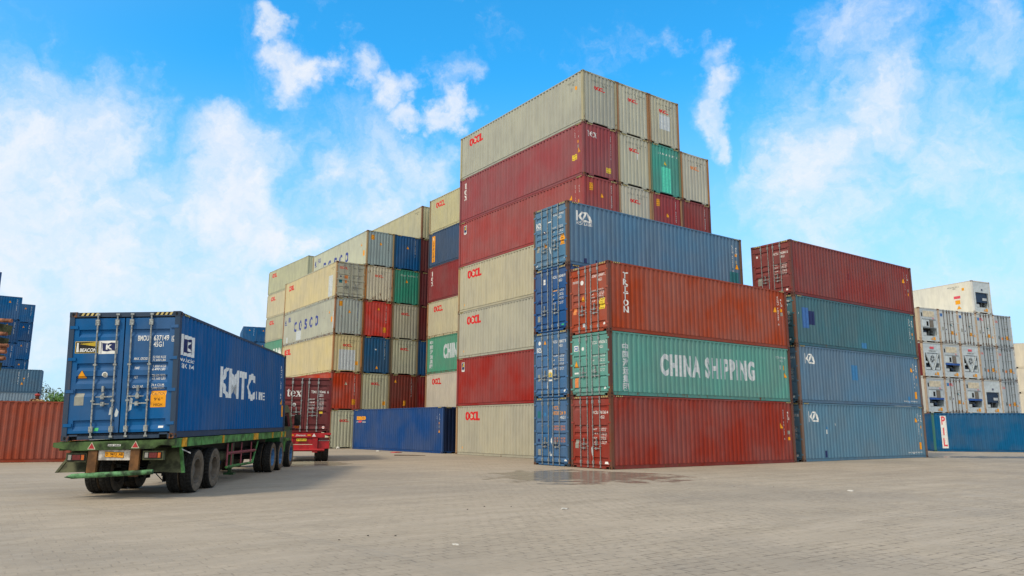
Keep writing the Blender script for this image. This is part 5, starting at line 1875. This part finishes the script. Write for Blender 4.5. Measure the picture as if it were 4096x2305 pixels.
rear_sign(lo2, 'number_plate', -0.12, [('black', RCT(-.235, .235, -.065, .065), 0), ('yellow', RCT(-.225, .225, -.055, .055), 1)], 0.06, Z2 - 0.33, [('black', 'B 9629 UE', -.2, -.02, .06, .4, 0.01, 2)])
for xx in (0.60, 1.95):
    for s in (-1, 1):
        wheel(lo2, xx, s * 1.06, RIM, s, 0.52)
        wheel(lo2, xx, s * 0.75, RIM, -s, 0.52)
for s in (-1, 1):
    wheel(lo2, 6.6, s * 1.0, RIM, s, 0.52)
b = MB()
for k in range(5):
    b.tube((0.2 + k * 0.02, -1.25, Z2 - 0.2 - k * 0.09), (0.2 + k * 0.03, -1.30 + (k % 2) * 0.05, Z2 - 0.29 - k * 0.09), 0.014, n=5)
link('chain', b.mesh('chain', [CHASSIS]), lo2)

# ================================================================== ground
def ground_material(name, wet=False):
    m, nt, b = new_mat(name, 0.85, 0.25)
    tc = N(nt, 'TexCoord').outputs['Object']
    mp = N(nt, 'Mapping')
    inp(nt, mp, 'Vector', tc)
    mp.inputs['Rotation'].default_value = (0, 0, R(-35.6))
    p = mp.outputs[0]
    wn = N(nt, 'TexNoise')
    inp(nt, wn, 'Vector', p)
    wn.inputs['Scale'].default_value = 2.3
    wn.inputs['Detail'].default_value = 5
    pw = VM(nt, 'ADD', p, VM(nt, 'SCALE', VM(nt, 'SUBTRACT', wn.outputs['Color'], (0.5, 0.5, 0.5)), scale=0.10))
    br = N(nt, 'TexBrick')
    inp(nt, br, 'Vector', pw)
    br.offset = 0.5
    br.inputs['Scale'].default_value = 1.0
    br.inputs['Brick Width'].default_value = 0.225
    br.inputs['Row Height'].default_value = 0.19
    br.inputs['Mortar Size'].default_value = 0.0125
    br.inputs['Mortar Smooth'].default_value = 0.35
    br.inputs['Color1'].default_value = (0.45, 0.45, 0.45, 1)
    br.inputs['Color2'].default_value = (0.56, 0.56, 0.56, 1)
    br.inputs['Mortar'].default_value = (0.5, 0.5, 0.5, 1)
    n_big = NOISE(nt, p, 0.13, 6, 0.6)
    n_mid = NOISE(nt, p, 0.9, 7, 0.65)
    n_fine = NOISE(nt, p, 34.0, 6, 0.7)
    sm = VM(nt, 'MULTIPLY', pw, (0.22, 1.5, 1.0))
    n_smear = NOISE(nt, sm, 1.1, 7, 0.62)
    # how far the joints are silted up
    jm = SS(nt, M(nt, 'ADD', NOISE(nt, p, 0.5, 5, 0.6), M(nt, 'MULTIPLY', M(nt, 'SUBTRACT', n_mid, 0.5), 0.9)), 0.36, 0.54, 0.22, 1.0)
    sx_ = N(nt, 'SeparateXYZ')
    inp(nt, sx_, 0, tc)
    right = SS(nt, sx_.outputs['X'], -5.0, 3.0, 0.35, 1.0)
    jw = SS(nt, NOISE(nt, pw, 6.0, 5, 0.7), 0.42, 0.62, 0.05, 1.0)
    joint = M(nt, 'MULTIPLY', M(nt, 'MULTIPLY', M(nt, 'MULTIPLY', br.outputs['Fac'], jm), right), jw)
    k = 0.77
    c1, c2 = (0.465 * k, 0.384 * k, 0.285 * k), (0.585 * k, 0.486 * k, 0.37 * k)
    col = MIX(nt, SS(nt, n_smear, 0.25, 0.75), c1, c2)
    col = MIX(nt, M(nt, 'MULTIPLY', SS(nt, n_big, 0.42, 0.66), 0.60), col, (0.37 * k, 0.315 * k, 0.25 * k))
    col = MIX(nt, M(nt, 'MULTIPLY', SS(nt, n_mid, 0.58, 0.74), 0.35), col, (0.31 * k, 0.27 * k, 0.225 * k))
    col = MIX(nt, M(nt, 'MULTIPLY', jm, 0.5), col, VM(nt, 'MULTIPLY', col, VM(nt, 'SCALE', br.outputs['Color'], scale=2.0)))
    col = MIX(nt, M(nt, 'MULTIPLY', SS(nt, n_fine, 0.60, 0.74), 0.45), col, (0.17, 0.145, 0.12))
    col = MIX(nt, M(nt, 'MULTIPLY', SS(nt, n_fine, 0.40, 0.28), 0.30), col, (0.60 * k, 0.55 * k, 0.48 * k))
    grit = NOISE(nt, VM(nt, 'MULTIPLY', pw, (1.0, 1.6, 1.0)), 7.5, 8, 0.72)
    col = MIX(nt, M(nt, 'MULTIPLY', SS(nt, grit, 0.54, 0.68), 0.42), col, (0.20, 0.17, 0.135))
    col = MIX(nt, M(nt, 'MULTIPLY', SS(nt, grit, 0.44, 0.32), 0.30), col, (0.52, 0.465, 0.37))
    # old oil and tyre dirt
    oil = SS(nt, NOISE(nt, VM(nt, 'MULTIPLY', p, (0.5, 1.0, 1.0)), 0.8, 8, 0.7), 0.66, 0.78, 0.0, 0.55)
    col = MIX(nt, oil, col, (0.16, 0.135, 0.11))
    # broad curved tyre tracks swinging round between the stacks
    rv = VM(nt, 'DISTANCE', VM(nt, 'ADD', pw, (22.0, -6.0, 0.0)), (0.0, 0.0, 0.0), out='Value')
    ring = NOISE(nt, VM(nt, 'MULTIPLY', N_combine(nt, rv), (1.0, 1.0, 1.0)), 1.3, 4, 0.6)
    col = MIX(nt, M(nt, 'MULTIPLY', SS(nt, ring, 0.54, 0.66), 0.32), col, (0.27, 0.24, 0.20))
    col = MIX(nt, M(nt, 'MULTIPLY', joint, 0.8), col, (0.12, 0.10, 0.08))
    inp(nt, b, 'Base Color', col)
    inp(nt, b, 'Roughness', SS(nt, n_mid, 0.3, 0.7, 0.72, 0.92))
    bp = N(nt, 'Bump')
    bp.inputs['Strength'].default_value = 0.55
    bp.inputs['Distance'].default_value = 0.02
    h = M(nt, 'SUBTRACT', M(nt, 'MULTIPLY', n_fine, 0.25), joint)
    inp(nt, bp, 'Height', M(nt, 'ADD', h, M(nt, 'MULTIPLY', n_mid, 0.7)))
    nt.links.new(bp.outputs[0], b.inputs['Normal'])
    return m


def N_combine(nt, v):
    n = N(nt, 'CombineXYZ')
    nt.links.new(v, n.inputs[0])
    return n.outputs[0]


b = MB()
E = 2500
b.poly([(-E, -E, 0), (E, -E, 0), (E, E, 0), (-E, E, 0)])
g = link('ground', b.mesh('ground', [ground_material('paved_yard')]))
g['kind'] = 'structure'


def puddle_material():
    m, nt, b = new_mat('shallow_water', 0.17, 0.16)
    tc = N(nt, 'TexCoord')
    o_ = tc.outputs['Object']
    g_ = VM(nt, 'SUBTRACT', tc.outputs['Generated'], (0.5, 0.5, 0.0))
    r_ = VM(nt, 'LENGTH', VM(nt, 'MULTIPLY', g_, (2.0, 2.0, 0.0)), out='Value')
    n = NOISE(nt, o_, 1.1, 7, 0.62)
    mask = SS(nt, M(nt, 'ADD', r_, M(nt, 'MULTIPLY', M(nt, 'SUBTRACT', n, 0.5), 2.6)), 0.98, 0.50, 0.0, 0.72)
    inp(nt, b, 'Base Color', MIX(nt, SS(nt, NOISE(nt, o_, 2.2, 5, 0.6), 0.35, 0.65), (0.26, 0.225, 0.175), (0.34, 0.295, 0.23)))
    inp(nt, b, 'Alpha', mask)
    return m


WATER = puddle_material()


def puddle_or_shade(pts, z=0.004, jit=0.05, seed=1):
    rr = random.Random(seed)
    out = []
    n = len(pts)
    for i in range(n):
        p0, p1, p2, p3 = (Vector(pts[(i + k) % n]) for k in (-1, 0, 1, 2))
        for t in np.arange(0, 1, 0.1):
            q = 0.5 * ((2 * p1) + (-p0 + p2) * t + (2 * p0 - 5 * p1 + 4 * p2 - p3) * t ** 2 + (-p0 + 3 * p1 - 3 * p2 + p3) * t ** 3)
            out.append((q.x + rr.uniform(-jit, jit), q.y + rr.uniform(-jit, jit), 0))
    b = MB()
    b.poly(out)
    o = link('puddle_or_shade', b.mesh('puddle_or_shade', [WATER]), loc=(0, 0, z))
    o['kind'] = 'structure'
    return o


puddle_or_shade([(-11.4, 35.6), (-9.2, 36.9), (-7.6, 35.2), (-6.6, 33.0), (-7.2, 31.6), (-8.8, 31.3), (-10.4, 32.6)], seed=3)
puddle_or_shade([(-0.9, 27.4), (1.2, 30.6), (3.4, 29.2), (5.6, 27.4), (6.2, 24.6), (3.6, 22.2), (0.6, 22.4), (-1.2, 24.6)], seed=5, jit=0.07)

puddle_or_shade([(22.5, 44.0), (26.0, 46.6), (31.0, 47.4), (37.0, 46.6), (33.0, 44.0), (27.0, 43.2)], seed=8)  # damp strip; its darkness also stands for shadow lines before the blue container

# ------------------------------------------------------------------ litter
PAPER = flat('crumpled_paper', (205, 200, 190), 0.8, var=0.1)
REDPL = flat('red_plastic', (206, 60, 54), 0.5, var=0.15)
STICK = flat('weathered_stick', (96, 78, 60), 0.8, var=0.3)
STONE = flat('stone', (86, 80, 72), 0.9, var=0.3)


def scrap(x, y, s, label, mat=PAPER, name='paper_scrap', cat='litter', flatness=0.16, group=None):
    bm = bmesh.new()
    bmesh.ops.create_icosphere(bm, subdivisions=2, radius=1.0)
    rr = random.Random(int(x * 100))
    for v in bm.verts:
        k = 1 + rr.uniform(-0.35, 0.35)
        v.co = Vector((v.co.x * s * k * 1.3, v.co.y * s * k * 0.8, max(0.0, v.co.z * k) * s * flatness * 2.2))
    me = bpy.data.meshes.new(name)
    bm.to_mesh(me)
    bm.free()
    me.materials.append(mat)
    o = link(name, me, loc=(x, y, 0.001), rot=(0, 0, rr.uniform(0, 6)))
    tag(o, label, cat, group)
    return o


scrap(1.06, 15.58, 0.075, 'crumpled white paper scrap on the paving in front of the front column')
scrap(8.87, 20.31, 0.075, 'crumpled white paper scrap on the paving before the right stack')
scrap(-0.77, 10.86, 0.045, 'crumpled white paper scrap nearest to the viewer')
scrap(-8.97, 51.92, 0.22, 'small white scrap in front of the long blue container')
scrap(-12.9, 57.2, 0.14, 'white ball of paper at the foot of the cream container behind the red truck', flatness=0.5)
scrap(-7.48, 49.6, 0.42, 'flattened red plastic sheet on the ground before the long blue container', REDPL, 'plastic_sheet', flatness=0.05)
b = MB()
b.tube((-6.7, 44.2, 0.03), (-5.7, 43.9, 0.04), 0.03, 0.025, n=6)
b.tube((-5.7, 43.9, 0.04), (-4.9, 43.95, 0.02), 0.025, 0.012, n=6)
tag(link('stick', b.mesh('stick', [STICK])), 'long brown stick lying on the ground before the long blue container', 'stick')
for i, (x, y) in enumerate([(-2.46, 11.26), (-2.13, 11.70), (-1.72, 11.70), (-0.86, 15.4), (-0.55, 16.0), (0.0, 16.0), (6.2, 21.6), (7.3, 21.6)]):
    scrap(x, y, 0.014, 'small dark pebble lying on the paving', STONE, 'pebble', 'stone', flatness=0.4, group='pebbles on the paving')

# ------------------------------------------------------------------ log pile at the left edge
BARK = flat('reddish_log', (150, 100, 76), 0.85, var=0.32, scale=3)
TARP = flat('dark_green_boards', (84, 90, 62), 0.85, var=0.35, scale=1.6)
rack = empty('timber_rack', 'dark green wooden rack tapering downwards, holding logs at the left edge', 'rack', (-28.6, 40.0, 0))
for s in (-1, 1):
    for xx in (-1.6, 0.5):
        b = MB()
        b.hexa([(xx * .3 - .08, s * .6 - .08, 0), (xx * .3 + .08, s * .6 - .08, 0), (xx * .3 + .08, s * .6 + .08, 0), (xx * .3 - .08, s * .6 + .08, 0), (xx - .08, s * .6 - .08, 7.0), (xx + .08, s * .6 - .08, 7.0), (xx + .08, s * .6 + .08, 7.0), (xx - .08, s * .6 + .08, 7.0)])
        link('post', b.mesh('post', [TARP]), rack)
for z0, z1 in ((3.2, 4.0), (4.05, 4.95), (5.05, 5.35), (5.75, 6.25), (6.45, 6.95)):
    b = MB()
    w0, w1 = 0.45 + z0 * 0.155, 0.45 + z1 * 0.155
    b.hexa([(-w0 - .9, -.8, z0), (w0 - .15, -.8, z0), (w0 - .15, .8, z0), (-w0 - .9, .8, z0), (-w1 - .9, -.8, z1), (w1 - .15, -.8, z1), (w1 - .15, .8, z1), (-w1 - .9, .8, z1)])
    link('board_panel', b.mesh('board_panel', [TARP]), rack)
logz = [(7.05, 1.55, 'topmost'), (6.36, 1.35, 'second from the top'), (5.68, 1.5, 'third from the top'), (5.52, 1.35, 'fourth from the top'), (5.40, 1.5, 'fifth from the top'), (5.0, 1.45, 'sixth from the top'), (4.0, 1.2, 'seventh from the top'), (3.35, 1.0, 'lowest of them all')]
for z, xe, t in logz:
    b = MB()
    b.tube((-3.0, -0.98, 0), (0.0, -1.0, 0.02), 0.15, 0.12, n=10)
    b.tube((0.0, -1.0, 0.02), (xe + 0.95, -1.02 + random.uniform(-.1, .1), random.uniform(-.08, .08)), 0.12, 0.10, n=10)
    tag(link('timber_log', b.mesh('timber_log', [BARK]), loc=(-28.6, 40.0, z)), 'reddish brown log in the pile at the left edge, %s' % t, 'log', 'logs stacked on the rack')

# ------------------------------------------------------------------ trees behind the yard
LEAF = [flat('leaf_%s' % n, c, 0.7, var=0.3, scale=0.9) for n, c in (('bright', (158, 192, 84)), ('mid', (124, 164, 88)), ('dull', (158, 168, 138)))]
TRUNK = flat('tree_bark', (84, 70, 54), 0.9, var=0.3)


def tree(x, y, h, w, m, label, seed, n=1500, open_=0.0):
    rr = random.Random(seed)
    root = empty('tree', label, 'tree', (x, y, 0), group='trees beyond the yard')
    b = MB()
    b.tube((0, 0, 0), (0.1, 0, h * 0.55), 0.18, 0.09, n=8)
    tips = []
    for k in range(7):
        a = k * 0.9 + rr.uniform(-.3, .3)
        tip = Vector((math.cos(a) * w * rr.uniform(.25, .45), math.sin(a) * w * rr.uniform(.25, .45), h * rr.uniform(.6, .95)))
        b.tube((0.05, 0, h * rr.uniform(.3, .55)), tip, 0.06, 0.02, n=6)
        tips.append(tip)
    link('trunk', b.mesh('trunk', [TRUNK]), root)
    b = MB()
    cl = [(t, rr.uniform(.16, .30) * w) for t in tips] + [(Vector((rr.uniform(-.35, .35) * w, rr.uniform(-.35, .35) * w, h * rr.uniform(.25, .92))), rr.uniform(.12, .26) * w) for _ in range(11)]
    for i in range(n):
        c0, r0 = rr.choice(cl)
        v = Vector((rr.gauss(0, 1), rr.gauss(0, 1), rr.gauss(0, 1) * 0.8)).normalized() * r0 * rr.random() ** 0.4
        p = c0 + v
        u = Vector((rr.gauss(0, 1), rr.gauss(0, 1), rr.gauss(0, 1))).normalized()
        q = u.cross(Vector((rr.gauss(0, 1), rr.gauss(0, 1), rr.gauss(0, 1)))).normalized()
        s = rr.uniform(.10, .24)
        b.poly([p - u * s, p + q * s * .5, p + u * s, p - q * s * .5])
    link('crown', b.mesh('crown', [m]), root)


tree(-74.0, 121.0, 8.3, 5.0, LEAF[2], 'tall greyish green tree right of the slate blue container', 1, 1500)
tree(-71.3, 119.0, 5.8, 4.2, LEAF[1], 'rounded mid green tree left of the blue box top', 2)
tree(-66.0, 112.0, 6.7, 3.6, LEAF[1], 'slender dark green tree nearest the blue box edge', 3)
tree(-68.6, 110.0, 5.0, 4.6, LEAF[0], 'low bright green bushy tree over the red container roof', 4)
tree(-72.5, 113.0, 4.7, 3.6, LEAF[0], 'low bright green tree beside the person', 5)
tree(-63.3, 111.0, 6.3, 3.6, LEAF[0], 'bright green tree partly hidden by the blue box', 6)

# ------------------------------------------------------------------ person looking over the red container
SKIN = flat('skin', (120, 78, 56), 0.6, var=0.08)
SHIRT = flat('tan_shirt', (188, 152, 104), 0.85, var=0.12, scale=5)
SCARF = flat('red_headscarf', (168, 66, 60), 0.85, var=0.15, scale=8)
TROUS = flat('dark_trousers', (52, 50, 52), 0.85, var=0.12)
HAIR = flat('black_hair', (24, 20, 18), 0.6)
PX, PY, PZ = -23.1, 37.2, 1.33
crate = MB()
crate.box(-0.8, 0.8, -0.5, 0.5, 0.12, PZ - 0.03)
for k in range(6):
    crate.box(-0.82, 0.82, -0.53, 0.53, 0.14 + k * 0.22, 0.30 + k * 0.22)
for xx in (-0.7, 0, 0.7):
    crate.box(xx - 0.06, xx + 0.06, -0.5, 0.5, 0.0, 0.12)
tag(link('wooden_crate', crate.mesh('wooden_crate', [WOOD]), loc=(PX, PY, 0)), 'slatted wooden crate the person stands on behind the red container', 'crate')


def skin_mesh(name, verts, edges, mat, parent, loc=(0, 0, 0), sub=2):
    me = bpy.data.meshes.new(name)
    me.from_pydata([v[:3] for v in verts], edges, [])
    o = bpy.data.objects.new(name, me)
    COL.objects.link(o)
    md = o.modifiers.new('skin', 'SKIN')
    for i, v in enumerate(verts):
        sv = me.skin_vertices[0].data[i]
        sv.radius = (v[3], v[4] if len(v) > 4 else v[3])
        sv.use_root = (i == 0)
    ms = o.modifiers.new('sub', 'SUBSURF')
    ms.levels = ms.render_levels = sub
    dg = bpy.context.evaluated_depsgraph_get()
    m2 = bpy.data.meshes.new_from_object(o.evaluated_get(dg))
    bpy.data.objects.remove(o)
    m2.name = name
    m2.materials.clear()
    m2.materials.append(mat)
    m2.polygons.foreach_set('use_smooth', [True] * len(m2.polygons))
    return link(name, m2, parent, loc=loc)


per = empty('person', 'person in a tan shirt and red headscarf leaning on folded arms above the red container', 'person', (PX, PY, PZ), (0, 0, R(-8)))
V = [(0, 0.16, 0.90, .15, .11), (0, 0.12, 1.12, .145, .10), (0, 0.04, 1.34, .165, .11), (0, -0.02, 1.47, .10, .09), (0, -0.08, 1.55, .055), (0, -0.14, 1.63, .085, .10), (0, -0.14, 1.71, .085, .10),
     (-.19, -0.02, 1.47, .066), (-.27, -0.20, 1.40, .052), (-.10, -0.38, 1.50, .040), (.02, -0.42, 1.51, .032),
     (.19, -0.02, 1.47, .066), (.27, -0.20, 1.40, .052), (.12, -0.34, 1.53, .040), (0, -0.38, 1.54, .032),
     (-.10, 0.12, 0.80, .095), (-.11, 0.06, 0.46, .07), (-.11, 0.10, 0.09, .045), (-.11, -0.02, 0.04, .04),
     (.10, 0.12, 0.80, .095), (.11, 0.06, 0.46, .07), (.11, 0.10, 0.09, .045), (.11, -0.02, 0.04, .04)]
Ed = [(0, 1), (1, 2), (2, 3), (3, 4), (4, 5), (5, 6), (3, 7), (7, 8), (8, 9), (9, 10), (3, 11), (11, 12), (12, 13), (13, 14), (0, 15), (15, 16), (16, 17), (17, 18), (0, 19), (19, 20), (20, 21), (21, 22)]
body = skin_mesh('body', V, Ed, SKIN, per)
sv = [(x, y, z, r + .018, (q[0] if q else r) + .018) for (x, y, z, r, *q) in V]
skin_mesh('shirt', [sv[i] for i in (1, 2, 3, 7, 8, 9, 11, 12, 13)], [(0, 1), (1, 2), (2, 3), (3, 4), (4, 5), (2, 6), (6, 7), (7, 8)], SHIRT, per)
skin_mesh('trousers', [sv[i] for i in (0, 15, 16, 17, 19, 20, 21)], [(0, 1), (1, 2), (2, 3), (0, 4), (4, 5), (5, 6)], TROUS, per)
b = MB()
for sgn in (-1, 1):
    for k in range(4):
        x0 = sgn * 0.04 + (k - 1.5) * 0.018
        b.tube((x0, -0.42, 1.535 + k * .004), (x0 - sgn * .01, -0.465, 1.525), 0.009, 0.008, n=6)
        b.tube((x0 - sgn * .01, -0.465, 1.525), (x0 - sgn * .015, -0.48 + .003 * k, 1.50), 0.008, 0.006, n=6)
    b.tube((sgn * 0.06, -0.40, 1.54), (sgn * 0.015, -0.43, 1.555), 0.010, 0.007, n=6)
b.tube((0, -0.225, 1.64), (0, -0.262, 1.615), 0.012, 0.018, n=6)
for sgn in (-1, 1):
    b.tube((sgn * .088, -0.14, 1.67), (sgn * .098, -0.135, 1.61), 0.016, 0.012, n=6)
link('fingers_and_nose', b.mesh('fingers_and_nose', [SKIN]), body)
b = MB()
for sgn in (-1, 1):
    b.box(sgn * .035 - .014, sgn * .035 + .014, -0.244, -0.236, 1.648, 1.662)
b.box(-.028, .028, -0.246, -0.238, 1.572, 1.582)
link('eyes', b.mesh('eyes', [HAIR]), body)
bm = bmesh.new()
bmesh.ops.create_uvsphere(bm, u_segments=16, v_segments=10, radius=1)
for v in bm.verts:
    k = 1 + 0.06 * math.sin(v.co.x * 9 + v.co.z * 7)
    v.co = Vector((v.co.x * .118 * k, -0.125 + v.co.y * .135 * k, 1.735 + v.co.z * (.085 if v.co.z > 0 else .055) * k))
me = bpy.data.meshes.new('headscarf')
bm.to_mesh(me)
bm.free()
me.materials.append(SCARF)
link('headscarf', me, per)
